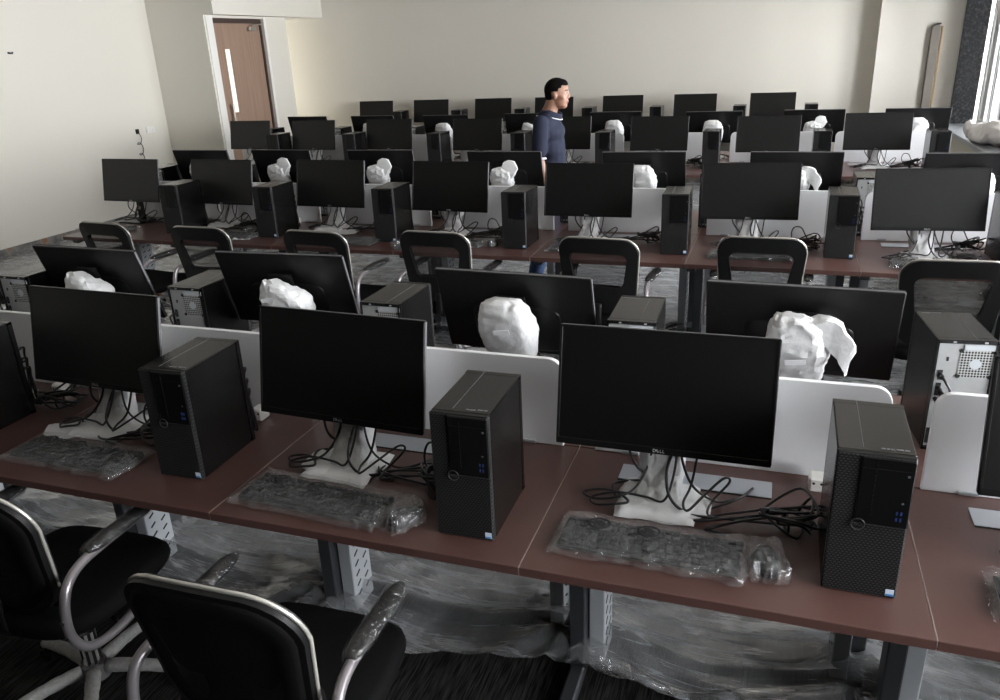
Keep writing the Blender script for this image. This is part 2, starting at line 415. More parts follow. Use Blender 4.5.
# door
d = bpy.data.objects.new('door_1', None); COL.objects.link(d); d.location = (XD-.08, (DY0+DY1)/2, 0); struct(d)
dw = DY1-DY0
y0, y1 = -dw/2+.25, -dw/2+.365    # glazed slit
mb = MB()
mb.box((0, (-dw/2+.03+y0)/2, DZ/2-.02), (.045, y0+dw/2-.03, DZ-.08))
mb.box((0, (y1+dw/2-.03)/2, DZ/2-.02), (.045, dw/2-.03-y1, DZ-.08))
mb.box((0, (y0+y1)/2, .62), (.045, y1-y0, 1.24)); mb.box((0, (y0+y1)/2, 2.21), (.045, y1-y0, .32))
struct(mb.build('door_leaf', M['wood'], d))
struct(MB().box((0, (y0+y1)/2, 1.645), (.02, y1-y0, .81)).build('door_pane', M['lit'], d))
mb = MB(); mb.box((0, -dw/2+.015, DZ/2), (.09, .03, DZ)); mb.box((0, dw/2-.015, DZ/2), (.09, .03, DZ)); mb.box((0, 0, DZ-.03), (.09, dw-.06, .06))
struct(mb.build('door_frame', M['dframe'], d))
mb = MB(); hy = -dw/2+.175
mb.cyl((.07, hy, .95), (.07, hy, 1.36), .017); mb.cyl((.02, hy, 1.0), (.07, hy, 1.0), .01); mb.cyl((.02, hy, 1.31), (.07, hy, 1.31), .01)
struct(mb.build('door_handle', M['brass'], d))
mb = MB(); mb.box((.05, dw/2-.24, DZ-.13), (.05, .16, .05), .006); mb.box((.07, dw/2-.14, DZ-.075), (.02, .26, .018), .003, rot=Matrix.Rotation(rad(4), 3, 'X'))
struct(mb.build('door_closer', M['brass'], d))
# casing boards either side of the door
sbox('trim_1', (XD, DY0-.13, 0), (XD+.012, DY0, 2.455), M['white'])
sbox('trim_2', (XD, DY1, 0), (XD+.012, DY1+.05, 2.455), M['white'])

# wall fittings
mb = MB(); mb.box((0, 0, 0), (.012, .15, .085), .004)
for k in (-.045, 0, .045): mb.box((.008, k, 0), (.006, .036, .055), .002)
tag(mb.build('switch_plate', M['white'], loc=(XL+.008, 8.64, 1.10)), 'white three-gang switch plate on the side wall, near the corner by the door', 'switch')
cr = thing('wall_socket', 'small black socket on the side wall with a cord hanging from it', 'socket', (XL+.002, 8.40, 1.10))
MB().box((.012, 0, 0), (.022, .05, .06), .005).build('socket_body', M['black'], cr)
pts = []
for t in range(40):
    u = t/39; pts.append((.03+.015*math.sin(u*9), .012*math.sin(u*7)+(.05*math.sin((u-.5)*2*PI*3.3) if .42 < u < .72 else 0), -.02-.34*u+(.05*math.cos((u-.5)*2*PI*3.3) if .42 < u < .72 else 0)))
MB().tube(pts, .005, 6).build('cord', M['cable'], cr)
hk = thing('wall_hook', 'tiny dark hook high on the bare side wall', 'hook', (XL, 6.80, 2.085))
MB().cyl((0, 0, 0), (.03, 0, 0), .012, .008, 10).build('peg', M['steel'], hk)
MB().tube([(.015, 0, 0), (.03, .0, -.005), (.034, .018, -.006), (.03, .026, .008)], .009, 8).build('hook_tip', M['steel'], hk)
st = thing('wall_trunking', 'tall thin grey-brown trunking strip with a rounded top on the back wall near the window', 'trunking', (1.66, YB-.16, 0))
sp = []
for k in range(9): a = PI*k/8; sp.append((.055*math.cos(a), 1.90+.06*math.sin(a)))
MB().prism([(-.055, .1), (.055, .1)]+sp[0:], -.045, -.002, bev=.012).build('strip', M['strip'], st)
MB().box((.066, -.02, 1.02), (.018, .035, 1.84), .004).build('edge_strip', M['strip2'], st)
MB().box((.02, -.035, 1.965), (.05, .04, .02), .005).build('cap', M['dframe'], st)

# plastic on the floor
def film(name, x0, x1, y0, y1, n, m, seed, ridges, edge=0.):
    t = bmesh.new(); vs = []
    for j in range(m+1):
        row = []
        for i in range(n+1):
            x = x0+(x1-x0)*i/n; y = y0+(y1-y0)*j/m
            if j == 0: y += edge*noise.noise((x*.9, seed, 0))+.25*edge*noise.noise((x*4, seed, 3))
            h = .016
            v = Vector((x*.9, y*3.2, seed))
            h += .020*abs(noise.noise(v)) + .012*(1-abs(noise.noise(Vector((x*1.6, y*7, seed+5)))))**4
            h += .008*(1-abs(noise.noise(Vector((x*7+y*3, y*9-x*2, seed+9)))))**5
            for (rx, ry, amp) in ridges:       # folds gathered around the desk legs
                dx, dy = x-rx, y-ry; rr = math.hypot(dx, dy*1.2)
                if rr < .75:
                    an = math.atan2(dy, dx); h += amp*math.exp(-(rr/.28)**2)+.030*max(0, math.sin(an*9+3*noise.noise((rx, an, 1))))**2*math.exp(-(rr/.38)**2)
            row.append(t.verts.new((x, y, h)))
        vs.append(row)
    for j in range(m):
        for i in range(n):
            f = t.faces.new((vs[j][i], vs[j][i+1], vs[j+1][i+1], vs[j+1][i])); f.smooth = True
    me = bpy.data.meshes.new(name); t.to_mesh(me); t.free(); me.materials.append(M['film'])
    return link(name, me)
LA, LE = .9055, .965
sA = [-.52+k*LA for k in range(-5, 3)]
sC = [-.457+k*LA for k in range(-5, 3)]
f = film('plastic_floor_sheet', XL+.03, 1.85, 1.88, 4.9, 300, 130, 1.3, [(x, 2.05, .10) for x in sA], .25)
tag(f, 'clear wrinkled plastic sheet on the carpet under the front two desk rows', 'plastic sheet', 'protective floor sheets')
f = film('plastic_floor_sheet', XL+.03, 1.85, 4.86, 8.0, 260, 110, 4.1, [(x, 5.1, .10) for x in sC], .1)
tag(f, 'clear wrinkled plastic sheet on the floor between the third and fifth desk rows', 'plastic sheet', 'protective floor sheets')
f = film('plastic_floor_sheet', -6.8, 1.85, 7.96, 11.5, 200, 80, 8.1, [], .1)
tag(f, 'clear wrinkled plastic sheet on the floor at the back of the room', 'plastic sheet', 'protective floor sheets')

# ------------------------------------------------------------------ desks
DT = .75
def make_desk(L, D, both=False):
    r = thing('desk', '', 'desk')
    MB().box((L/2+.0005, D/2, DT-.0125), (L-.0025, D, .025), .0012).build('desk_top', M['desk'], r)
    mb = MB(); mb.box((.0012, D/2, DT-.0125), (.0012, D-.001, .0247))
    mb.build('edging', M['deskedge'], r)
    yl = D*.80
    for x in ([0.] if not both else [0., L]):
        mb = MB(); mb.box((x+.03, yl, .375), (.05, .08, .70), .004); mb.box((x+.03, D*.5, .705), (.05, D*.8, .04), .004)
        mb.box((x+.03, yl-.06, .02), (.05, .34, .04), .008)
        mb.build('leg', M['steel'], r)
    mb = MB(); mb.box((L/2, D-.05, .70), (L-.12, .04, .04)); mb.build('beam', M['steel'], r)
    # perforated cable riser next to the leg
    dk = MB().box((.085, D-.067, .37), (.05, .128, .66), .003).build('cable_riser', M['duct'], r)
    mb = MB()
    for c in range(2):
        for k in range(14):
            for sx in (.0595, .1105): mb.box((sx, D-.095+.055*c, .10+.042*k), (.002, .028, .007), rot=Matrix.Rotation(rad(28), 3, 'X'))
    mb.build('vent_grille', M['hole'], dk)
    fl = MB().box((L*.40, D-.115, DT+.0015), (.42, .085, .003), .001).build('cable_flap', M['alu'], r)
    mb = MB(); mb.box((L*.40, D-.160, DT+.001), (.42, .006, .002)); mb.build('flap_gap', M['hole'], fl)
    s = MB().box((L*.76, D-.07, DT+.022), (.045, .05, .044), .006).build('power_socket', M['white'], r)
    mb = MB()
    for k in (-.01, .01): mb.cyl((L*.76+k, D-.0955, DT+.028), (L*.76+k, D-.093, DT+.028), .004, n=8)
    mb.build('socket_holes', M['hole'], s)
    return Proto(r)
def make_panel(L):
    w = L-.10; h = .29; r = .045; pts = [(-w/2, 0), (w/2, 0)]
    for k in range(7): a = PI/2*k/6; pts.append((w/2-r+r*math.cos(a), h-r+r*math.sin(a)))
    for k in range(7): a = PI/2+PI/2*k/6; pts.append((-w/2+r+r*math.cos(a), h-r+r*math.sin(a)))
    root = thing('desk_divider', '', 'divider panel')
    MB().prism(pts, -.009, .009, bev=.0015).build('panel', M['panel'], root)
    for x in (-w*.36, w*.36): MB().box((x, 0, .006), (.05, .03, .012), .002).build('clamp', M['alu'], root)
    return Proto(root)
ROWN = {'A': 'front row', 'B': 'second row', 'C': 'third row', 'D': 'fourth row', 'E': 'fifth row', 'F': 'sixth row', 'G': 'back row'}
def lay(seams, L, y0, D, row, back):
    p = lay.cache.get((L, D)) or lay.cache.setdefault((L, D), make_desk(L, D))
    n = len(seams)
    for i, x in enumerate(seams):
        k = n-i
        lab = 'reddish brown desk, %s from the window in the %s' % (ORD[k], ROWN[row])
        if not back: p.put((x, y0, 0), 0, lab, 'brown desks in the '+ROWN[row])
        else: p.put((x+L, y0, 0), PI, lab, 'brown desks in the '+ROWN[row])
lay.cache = {}
def dividers(seams, L, y, rows):
    p = dividers.cache.get(L) or dividers.cache.setdefault(L, make_panel(L)); n = len(seams)
    for i, x in enumerate(seams):
        p.put((x+L/2, y, DT+.001), 0, 'white divider panel between the %s, %s from the window' % (rows, ORD[n-i]), 'white dividers between the '+rows)
dividers.cache = {}
a = [x for x in sA[1:] if x < 1.0]
lay(a, LA, 1.497, .631, 'A', False); lay(a, LA, 2.763, .631, 'B', True); dividers(a, LA, 2.13, 'front and second rows')
c = [x for x in sC if x < 1.0]
lay(c, LA, 4.36, .738, 'C', False); lay(c, LA, 5.84, .738, 'D', True); dividers(c, LA, 5.10, 'third and fourth rows')
e = [1.40-LE*k for k in range(8, 0, -1)]
lay(e, LE, 7.50, .843, 'E', False); lay(e, LE, 9.19, .843, 'F', True); dividers(e, LE, 8.345, 'fifth and sixth rows')
lay([x-.96 for x in e[1:]], LE, 10.78, .80, 'G', False)

# ------------------------------------------------------------------ monitors
PW, PH = .5575, .326
TILT = rad(11)
def panel_m():    # panel space -> monitor space (panel x, thickness y, height z)
    return Matrix.Translation((0, -.03, .161)) @ Matrix.Rotation(-TILT, 4, 'X')
def set_tilt(d):
    global TILT
    TILT = rad(d); MMON.clear()
def crumple(bm, amp, sc, seed):
    for v in bm.verts:
        n = noise.noise_vector(v.co*sc+Vector((seed, seed*2, 0)))*amp + noise.noise_vector(v.co*sc*2.7+Vector((0, seed, 3)))*amp*.5
        v.co += n
def hood_mesh(var):
    """white foam bag pulled over stand column and head of the stand"""
    prof = [(.006, .075, .075, 0, .01), (.020, .070, .06, 0, .02), (.05, .064, .050, 0, .035), (.10, .060, .042, 0, .045), (.15, .068, .042, 0, .060),
            (.19, .090, .047, 0, .080), (.23, .092, .052, 0, .095), (.28, .098, .058, 0, .110), (.325, .095, .060, .002, .118), (.36, .086, .054, .006, .124), (.385, .066, .042, .012, .128), (.397, .034, .022, .016, .13)]
    if var == 1: prof = [(z, rx*.92, ry, cx, cy) for z, rx, ry, cx, cy in prof]
    if var == 2: prof = [(z*(.93), rx*1.02, ry, cx-.045*min(1, max(0, (z-.14)/.1)), cy) for z, rx, ry, cx, cy in prof]
    if var == 3: prof = [(z*(1.0 if z < .2 else 1)*.93, rx*.85, ry*.9, cx, cy) for z, rx, ry, cx, cy in prof]
    mb = MB(); n = 26; rs = []
    fine = []
    for (a, b) in zip(prof[:-1], prof[1:]):
        for k in range(2): fine.append([a[i]+(b[i]-a[i])*k/2 for i in range(5)])
    fine.append(prof[-1])
    for z, rx, ry, cx, cy in fine:
        ring = []
        for k in range(n):
            t = 2*PI*k/n; c_, s_ = math.cos(t), math.sin(t)
            e = .68
            zz = z
            if var == 2 and z > .26: zz = z+.42*(rx*c_)*(z-.26)/.13    # slanted shoulder
            ring.append((cx+rx*math.copysign(abs(c_)**e, c_), cy+ry*math.copysign(abs(s_)**e, s_), zz))
        rs.append(ring)
    mb.rings(rs, True)
    if var == 1:   # twisted loose end of the bag
        mb.rings([[(x0, .125+dy, z0) for (x0, dy, z0) in L] for L in (
            [(-.03, .035, .30), (-.03, -.03, .30), (-.03, -.03, .385), (-.03, .035, .385)],
            [(-.080, .03, .315), (-.080, -.02, .31), (-.080, -.03, .388), (-.080, .03, .392)],
            [(-.112, .035, .285), (-.112, .0, .285), (-.118, -.01, .375), (-.116, .03, .38)],
            [(-.125, .04, .255), (-.128, .02, .255), (-.150, .01, .335), (-.146, .03, .34)],
            [(-.135, .04, .235), (-.138, .025, .235), (-.165, .015, .30), (-.160, .03, .305)])], True)
    if var == 3:
        mb.rings([[(x0, .115+dy, z0) for (x0, dy, z0) in L] for L in (
            [(.04, .03, .27), (-.05, .03, .27), (-.05, -.03, .27), (.04, -.03, .27)],
            [(.0, .03, .35), (-.10, .03, .32), (-.10, -.02, .32), (.0, -.03, .35)],
            [(-.02, .02, .405), (-.125, .02, .365), (-.125, -.01, .365), (-.02, -.02, .40)],
            [(-.045, .01, .430), (-.100, .01, .415), (-.100, -.005, .415), (-.045, -.005, .428)])], True)
    bmesh.ops.subdivide_edges(mb.bm, edges=mb.bm.edges[:], cuts=1, use_grid_fill=True)
    crumple(mb.bm, .010 if var else .009, 17, var*3.1+1); crumple(mb.bm, .005 if var else .0022, 48, var*1.7+4)
    # never pokes forward through the panel: keep it behind the sloping back
    for v in mb.bm.verts:
        if v.co.z > .15:
            lim = -.03+.052+(v.co.z-.16)*math.tan(TILT)
            if v.co.y < lim: v.co.y = lim
        if v.co.z < .002: v.co.z = .002
    return mb.mesh('stand_bag', M['foam'], 24 if var else 45)
def base_mesh(var):
    mb = MB(); t = bmesh.new()
    bmesh.ops.create_grid(t, x_segments=22, y_segments=18, size=.5)
    for v in t.verts:
        x, y = v.co.x, v.co.y
        v.co.x = x*.215*(1+.10*noise.noise((y*3, var, 0))); v.co.y = y*.195*(1+.08*noise.noise((x*3, var, 4)))-.005
        ed = max(abs(x), abs(y))*2
        v.co.z = .020*(1-max(0, ed-.86)/.16)+.005*noise.noise((x*9, y*9, var))
    t2 = bmesh.new(); me = bpy.data.meshes.new('x'); t.to_mesh(me); t.free(); mb.bm.from_mesh(me)
    r = bmesh.ops.extrude_face_region(mb.bm, geom=mb.bm.faces[:])
    for g in r['geom']:
        if isinstance(g, bmesh.types.BMVert): g.co.z = .002
    bmesh.ops.recalc_face_normals(mb.bm, faces=mb.bm.faces)
    # a loose corner flap
    fx = [-1, 1, -1, 1][var]
    mb.rings([[(fx*.085, -.09, .012), (fx*.085, .03, .012), (fx*.085, .03, .016), (fx*.085, -.09, .016)],
              [(fx*.12, -.07, .010), (fx*.12, .04, .014), (fx*.12, .04, .018), (fx*.12, -.07, .014)],
              [(fx*.14, -.05, .006), (fx*.14, .02, .012), (fx*.14, .02, .016), (fx*.14, -.05, .010)]])
    return mb.mesh('base_wrap', M['foam'], 40)
MMON = {}
def make_monitor(var):
    """var 0..3: stand wrapped in a white foam bag; var 9: bare black stand"""
    r = thing('monitor', '', 'monitor')
    pm = panel_m()
    if 'house' not in MMON:
        mb = MB(); mb.box((0, .009, PH/2), (PW, .016, PH), .003)
        # swelling of the rear shell
        rs = []
        for k in range(9):
            u = k/8; f = 1-.80*u; rr = []
            for q in range(40):
                t = 2*PI*q/40; c_, s_ = math.cos(t), math.sin(t); e = .28+.3*u
                rr.append((PW*.30*f*math.copysign(abs(c_)**e, c_), .0160+.021*u, .105+.095*f*math.copysign(abs(s_)**e, s_)))
            rs.append(rr)
        mb.rings(rs)
        mb.box((0, .036, .20), (.10, .012, .10), .003)
        bmesh.ops.transform(mb.bm, matrix=pm, verts=mb.bm.verts); MMON['house'] = mb.mesh('back_shell', M['black'])
        mb = MB(); b = .007; ch = .0175
        mb.box((0, .0005, ch/2), (PW-.002, .003, ch), .0008)
        mb.box((0, .0005, PH-b/2), (PW-.002, .003, b), .0008)
        for s_ in (-1, 1): mb.box((s_*(PW/2-.001-b/2), .0005, PH/2), (b, .003, PH-.001), .0008)
        bmesh.ops.transform(mb.bm, matrix=pm, verts=mb.bm.verts); MMON['bezel'] = mb.mesh('bezel', M['bezel'])
        mb = MB()
        for s_ in (-1, 1): mb.box((s_*(PW/2+.0002), .009, PH/2), (.001, .009, PH-.008))
        mb.box((0, .009, PH+.0002), (PW-.008, .009, .001))
        bmesh.ops.transform(mb.bm, matrix=pm, verts=mb.bm.verts); MMON['rim'] = mb.mesh('rim', M['edge'])
        mb = MB(); mb.box((0, .0012, (ch+PH-b)/2), (PW-.016, .0012, PH-b-ch-.001))
        bmesh.ops.transform(mb.bm, matrix=pm, verts=mb.bm.verts); MMON['screen'] = mb.mesh('screen', M['screen'])
        mb = dell(.0125); bmesh.ops.transform(mb.bm, matrix=pm @ Matrix.Translation((0, -.0014, ch/2)) @ Matrix.Rotation(PI/2, 4, 'X'), verts=mb.bm.verts)
        MMON['logo'] = mb.mesh('logo', M['logo'])
        mb = MB(); mb.box((.06, .0185, .055), (.09, .002, .03), .0008); mb.box((.16, .0185, .045), (.02, .002, .012), .0004)
        bmesh.ops.transform(mb.bm, matrix=pm, verts=mb.bm.verts); MMON['ports'] = mb.mesh('port_cover', M['hole'])
        mb = MB(); mb.tube(catmull([(.03, .05, .19), (.03, .02, .15), (.02, -.01, .10), (.035, -.05, .05), (.08, -.05, .012), (.15, .0, .008), (.21, .05, .015), (.24, .12, .008)]), .0042, 6)
        mb.tube(catmull([(-.08, .05, .19), (-.085, .02, .14), (-.06, 0, .10), (-.03, .02, .06), (-.06, .05, .03), (-.11, .06, .012), (-.13, .02, .02), (-.10, -.02, .012), (-.05, .15, .012)]), .004, 6)
        mb.tube(catmull([(.05, .05, .19), (.055, .02, .13), (.09, .0, .06), (.15, .02, .012), (.2, .05, .01)]), .0036, 6)
        mb.tube(catmull([(-.02, .03, .19), (-.03, .01, .11), (-.06, -.03, .05), (-.11, -.06, .032), (-.17, -.05, .014), (-.205, -.02, .010), (-.17, .0, .012), (-.115, -.03, .032), (-.07, -.075, .034), (-.11, -.092, .030), (-.16, -.075, .012), (-.175, -.05, .016), (-.11, -.04, .036), (-.03, -.04, .034), (.02, -.05, .036), (.04, -.02, .10), (.045, .02, .19)]), .0036, 6)
        mb.tube(catmull([(.10, .04, .19), (.085, .0, .07), (.07, -.045, .036), (.085, -.075, .032), (.12, -.03, .055), (.165, .02, .085), (.18, .03, .07), (.14, .0, .022), (.135, -.05, .010), (.18, -.03, .010), (.24, .0, .010), (.30, .03, .012)]), .0036, 6)
        MMON['lead'] = mb.mesh('video_cable', M['cable'])
    link('back_shell', MMON['house'], r); bz = link('bezel', MMON['bezel'], r); link('logo', MMON['logo'], bz)
    link('rim', MMON['rim'], r); link('screen', MMON['screen'], r); link('port_cover', MMON['ports'], r)
    link('video_cable', MMON['lead'], r)
    if var != 9:
        sb = link('stand_bag', hood_mesh(var), r)
        link('base_wrap', base_mesh(var), r)
        mb = MB(); mb.box((0, 0, 0), (.058, .0015, .016), .0005)
        zt = {0: .30, 1: .27, 2: .32, 3: .30}[var]
        link('bag_label', mb.mesh('bag_label', M['panel']), sb, (.0, .158+.02, zt-.005), (rad(-8), rad(8), 0))
    else:
        MB().box((0, .055, .19), (.06, .03, .38), .008).build('stand_column', M['black'], r)
        MB().prism([(-.11, .0), (.11, .0), (.11, .009), (-.11, .009)], -.09, .085, bev=.003).build('stand_base', M['black'], r)
        c0 = MB().cyl((0, .038, .10), (0, .0395, .10), .016, n=20).build('cable_hole', M['deskedge'], r)
    return Proto(r)
MON = {}
def mon_proto(v, t):
    if (v, t) not in MON: set_tilt(t); MON[v, t] = make_monitor(v)
    return MON[v, t]
def monitors(row, data, back, tilt):
    n = len(data)
    for i, (x, y, yaw, var) in enumerate(data):
        k = n-i
        face = 'facing the camera' if not back else 'seen from behind'
        lab = 'black monitor %s, %s from the window in the %s' % (face, ORD[k], ROWN[row])
        if var == 9: lab = 'black monitor on a bare black stand at the side wall end of the third row'
        yy = y+.03 if not back else y-.03
        mon_proto(var, tilt).put((x, yy, DT+.003), yaw*PI/180+(PI if back else 0), lab, 'monitors in the '+ROWN[row])
monitors('A', [(-2.115, 1.837, -1.7, 2), (-1.165, 1.80, -2.8, 0), (-.238, 1.844, 0, 1), (.772, 1.84, 1, 3)], False, 11.5)
monitors('B', [(-3.60, 2.54, 0, 3), (-2.695, 2.543, -1.7, 2), (-1.797, 2.60, 2.4, 2), (-.814, 2.50, -2.7, 0), (.097, 2.521, -2.1, 1)], True, 17)
monitors('C', [(-4.791, 4.89, -1.7, 9), (-3.925, 4.875, -2.7, 0), (-3.0, 4.875, -2.3, 0), (-2.065, 4.83, -3.2, 3), (-1.112, 4.78, .4, 1), (-.152, 4.82, 3.6, 0), (.772, 4.65, 5.4, 1)], False, 11.5)
monitors('D', [(-4.571, 5.60, -1.7, 2), (-3.80, 5.62, -2.3, 3), (-2.90, 5.60, -.5, 3), (-1.87, 5.52, 0, 3), (-.87, 5.50, 1.4, 0), (.10, 5.50, -2.1, 1), (1.10, 5.44, 0, 0)], True, 14)
monitors('E', [(-5.973, 8.10, -.3, 0), (-5.072, 8.04, 0, 1), (-4.121, 8.06, .5, 2), (-3.046, 7.98, -.9, 3), (-2.119, 8.06, -.7, 0), (-1.134, 7.94, -.6, 1), (-.122, 7.82, 1, 2), (.814, 7.98, .8, 3)], False, 11.5)
monitors('F', [(-5.52, 8.78, -2, 0), (-4.61, 8.74, 0, 1), (-3.634, 8.66, -.5, 0), (-2.66, 8.72, 0, 2), (-1.70, 8.75, .5, 0), (-.665, 8.60, .8, 0), (.284, 8.62, -1.9, 3), (1.19, 8.60, -.6, 0)], True, 14)
monitors('G', [(-5.90, 11.20, 2, 0), (-4.995, 11.22, 1.5, 1), (-4.01, 11.22, 1.3, 2), (-3.082, 11.18, 1.4, 0), (-2.108, 11.21, .7, 3), (-1.13, 11.17, .2, 0), (-.146, 11.08, 0, 1)], False, 11.5)

# ------------------------------------------------------------------ towers
TW, TD, TH = .154, .274, .350
def make_tower(lead):
    r = thing('desktop_tower', '', 'computer tower')
    # shell: open-looking box with a lip at the rear
    mb = MB(); mb.box((0, -.001, TH/2), (TW, TD-.036, TH), .003)
    mb.box((0, TD/2-.010, TH-.0015), (TW, .020, .003), .001)
    mb.box((-TW/2+.002, TD/2-.008, TH/2), (.004, .016, TH-.004)); mb.box((TW/2-.002, TD/2-.008, TH/2), (.004, .016, TH-.004))
    mb.box((0, TD/2-.008, TH-.006), (TW, .016, .011), .001); mb.box((0, TD/2-.008, .004), (TW, .016, .008))
    sh = mb.build('case_shell', M['case'], r)
    mb = MB(); mb.box((-TW/2+TW*.34, .012, TH+.0003), (.0012, TD-.036, .0008)); mb.build('top_seam', M['edge'], sh)
    # small printed marks near the front edge of the lid
    mb = MB()
    for k, (w_, o) in enumerate(((.008, .010), (.006, .019), (.007, .027), (.014, .042), (.010, .056))): mb.box((.004+o, -TD/2+.035-(.002 if k < 3 else 0), TH+.0004), (w_, .007, .0006))
    mb.build('lid_print', M['logod'], sh)
    yf = -TD/2
    fb = MB().box((0, yf+.009, TH/2), (TW, .018, TH), .0035).build('front_bezel', M['honey'], r)
    mb = MB(); mb.box((TW/2-TW*.345, yf+.002, TH*.755), (TW*.68, .012, TH*.47), .003)
    fp = mb.build('front_panel', M['front'], r)
    mb = MB(); mb.box((TW/2-TW*.345, yf-.0044, TH-.030), (TW*.66, .0006, .0015)); mb.box((TW/2-TW*.345, yf-.0044, TH*.53), (TW*.66, .0006, .0012)); mb.box((.002, yf-.0044, TH*.77), (.0012, .0006, TH*.38))
    mb.build('panel_groove', M['honey'], fp)
    mb = MB()
    for xx in (.052, .060):
        for zz in (.205, .220): mb.box((xx, yf-.0044, zz), (.0036, .001, .0085), .0003)
    mb.build('usb_ports', M['blue'], fp)
    MB().cyl((.064, yf-.0042, .31), (.064, yf-.005, .31), .003, n=12).build('power_button', M['logod'], fp)
    MB().cyl((.060, yf-.0042, .245), (.060, yf-.005, .245), .0025, n=12).build('audio_jack', M['logod'], fp)
    mb = MB(); t = [(.0135*math.cos(2*PI*k/32)-.020, yf-.0048, .0135*math.sin(2*PI*k/32)+.182) for k in range(33)]
    mb.tube(t, .0011, 6, cap=False)
    dm = dell(.0085); bmesh.ops.transform(dm.bm, matrix=Matrix.Translation((-.020, yf-.0048, .182)) @ Matrix.Rotation(PI/2, 4, 'X'), verts=dm.bm.verts)
    me = dm.mesh('t', M['logod']); mb.add(me)
    mb.build('round_logo', M['logoring'], fp)
    mb = MB(); mb.box((TW/2-.014, yf-.0008, .016), (.017, .0012, .017), .0003); stk = mb.build('cpu_sticker', M['sticker'], fb)
    mb = MB(); mb.box((TW/2-.014, yf-.0016, .0105), (.016, .0006, .005)); mb.build('sticker_band', M['stickerb'], stk)
    # rear face
    yr = TD/2-.006
    rp = MB().box((0, yr-.004, TH/2), (TW-.010, .008, TH-.020), .001).build('rear_plate', M['galv'], r)
    mb = MB(); mb.box((.028-.028*2, yr+.0008, .277), (.085, .002, .082)); mb.build('fan_grille', M['fan'], rp)
    mb = MB(); mb.cyl((-.028, yr+.001, .277), (-.028, yr+.0028, .277), .015, n=20); mb.box((-.035, yr+.002, .327), (.085, .004, .017), .001); mb.build('fan_hub', M['duct'], rp)
    for a in (-.069, .013):
        for b in (.239, .317): MB().cyl((a, yr+.001, b), (a, yr+.003, b), .006, n=12).build('fan_screw', M['hole'], rp)
    for (w_, h_, x_, z_) in ((.006, .012, .045, .29), (.012, .03, .058, .24), (.014, .04, .058, .195), (.05, .05, .045, .045)):
        MB().box((x_, yr+.001, z_), (w_, .002, h_)).build('rear_socket', M['hole'], rp)
    mb = MB()
    for a in range(4): mb.box((-.015, yr+.001, .085+.028*a), (.085, .002, .010))
    mb.build('slot_vent', M['hole'], rp)
    mb = MB()
    for a in range(4): mb.box((-.015, yr+.004, .0975+.028*a), (.09, .008, .006), .001)
    mb.build('slot_covers', M['galv'], rp)
    for a in (-.045, .035): MB().box((a, TD/2+.001, TH-.006), (.008, .003, .004)).build('lid_screw', M['alu'], sh)
    if lead:
        mb = MB()
        for k in range(5):
            z0 = [.24, .20, .185, .165, .12][k]; x0 = [.058, .058, .05, .06, -.02][k]
            mb.cyl((x0, yr, z0), (x0, yr+.022, z0), .007, n=8)
            mb.tube(catmull([(x0, yr+.02, z0), (x0-.004, yr+.045, z0-.005), (x0-.02, yr+.052, z0-.05), (x0-.01*k, yr+.045, .06), (x0-.012*k, yr+.05, .012), (x0-.02-.02*k, yr+.055, .008)], 5), .004, 6)
        mb.build('rear_cables', M['cable'], r)
    return Proto(r)
TWR = make_tower(True)
def towers(row, data, back):
    n = len(data)
    for i, (x, y, yaw) in enumerate(data):
        k = n-i
        lab = 'black computer tower, %s showing, %s from the window in the %s' % ('metal back' if back else 'front', ORD[k], ROWN[row])
        TWR.put((x, y, DT+.001), yaw*PI/180+(PI if back else 0), lab, 'computer towers in the '+ROWN[row])
H2 = TD/2
towers('A', [(-2.575, 1.62+H2, 1), (-1.639, 1.640+H2, 1.6), (-.689, 1.579+H2, .6), (.243, 1.612+H2, -.5)], False)
towers('B', [(-3.06, 2.51, 0), (-2.165, 2.515, 0), (-1.295, 2.49, -1), (-.405, 2.48, 1), (.53, 2.513, 6)], True)
towers('C', [(-4.14, 4.575+H2, 2), (-3.34, 4.575+H2, 0), (-2.425, 4.58+H2, 1), (-1.515, 4.54+H2, 0), (-.548, 4.56+H2, 2), (.352, 4.62+H2, -1), (1.19, 4.60+H2, 2)], False)
towers('D', [(-4.945, 5.50, 0), (-4.185, 5.50, 0), (-3.35, 5.46, 2), (-2.36, 5.50, 0), (-1.36, 5.48, 1), (-.40, 5.46, -2), (.525, 5.36, 1)], True)
towers('E', [(-5.50, 7.87+H2, 1), (-4.51, 7.87+H2, 0), (-3.49, 7.87+H2, -1), (-2.55, 7.86+H2, 0), (-1.67, 7.86+H2, 1), (-.63, 7.86+H2, 0), (.35, 7.82+H2, 0), (1.28, 7.72+H2, 1)], False)
towers('F', [(-5.98, 8.62, 0), (-5.05, 8.66, 0), (-4.08, 8.68, 0), (-3.10, 8.66, 0), (-2.17, 8.66, 0), (-1.20, 8.64, 0), (-.20, 8.66, 0), (.72, 8.6, 0)], True)
towers('G', [(-5.40, 10.90+H2, 1), (-4.47, 10.95+H2, 0), (-3.52, 10.98+H2, 2), (-2.54, 10.95+H2, 0), (-1.61, 10.92+H2, 0), (-.54, 10.85+H2, 0), (.32, 10.88+H2, 0)], False)

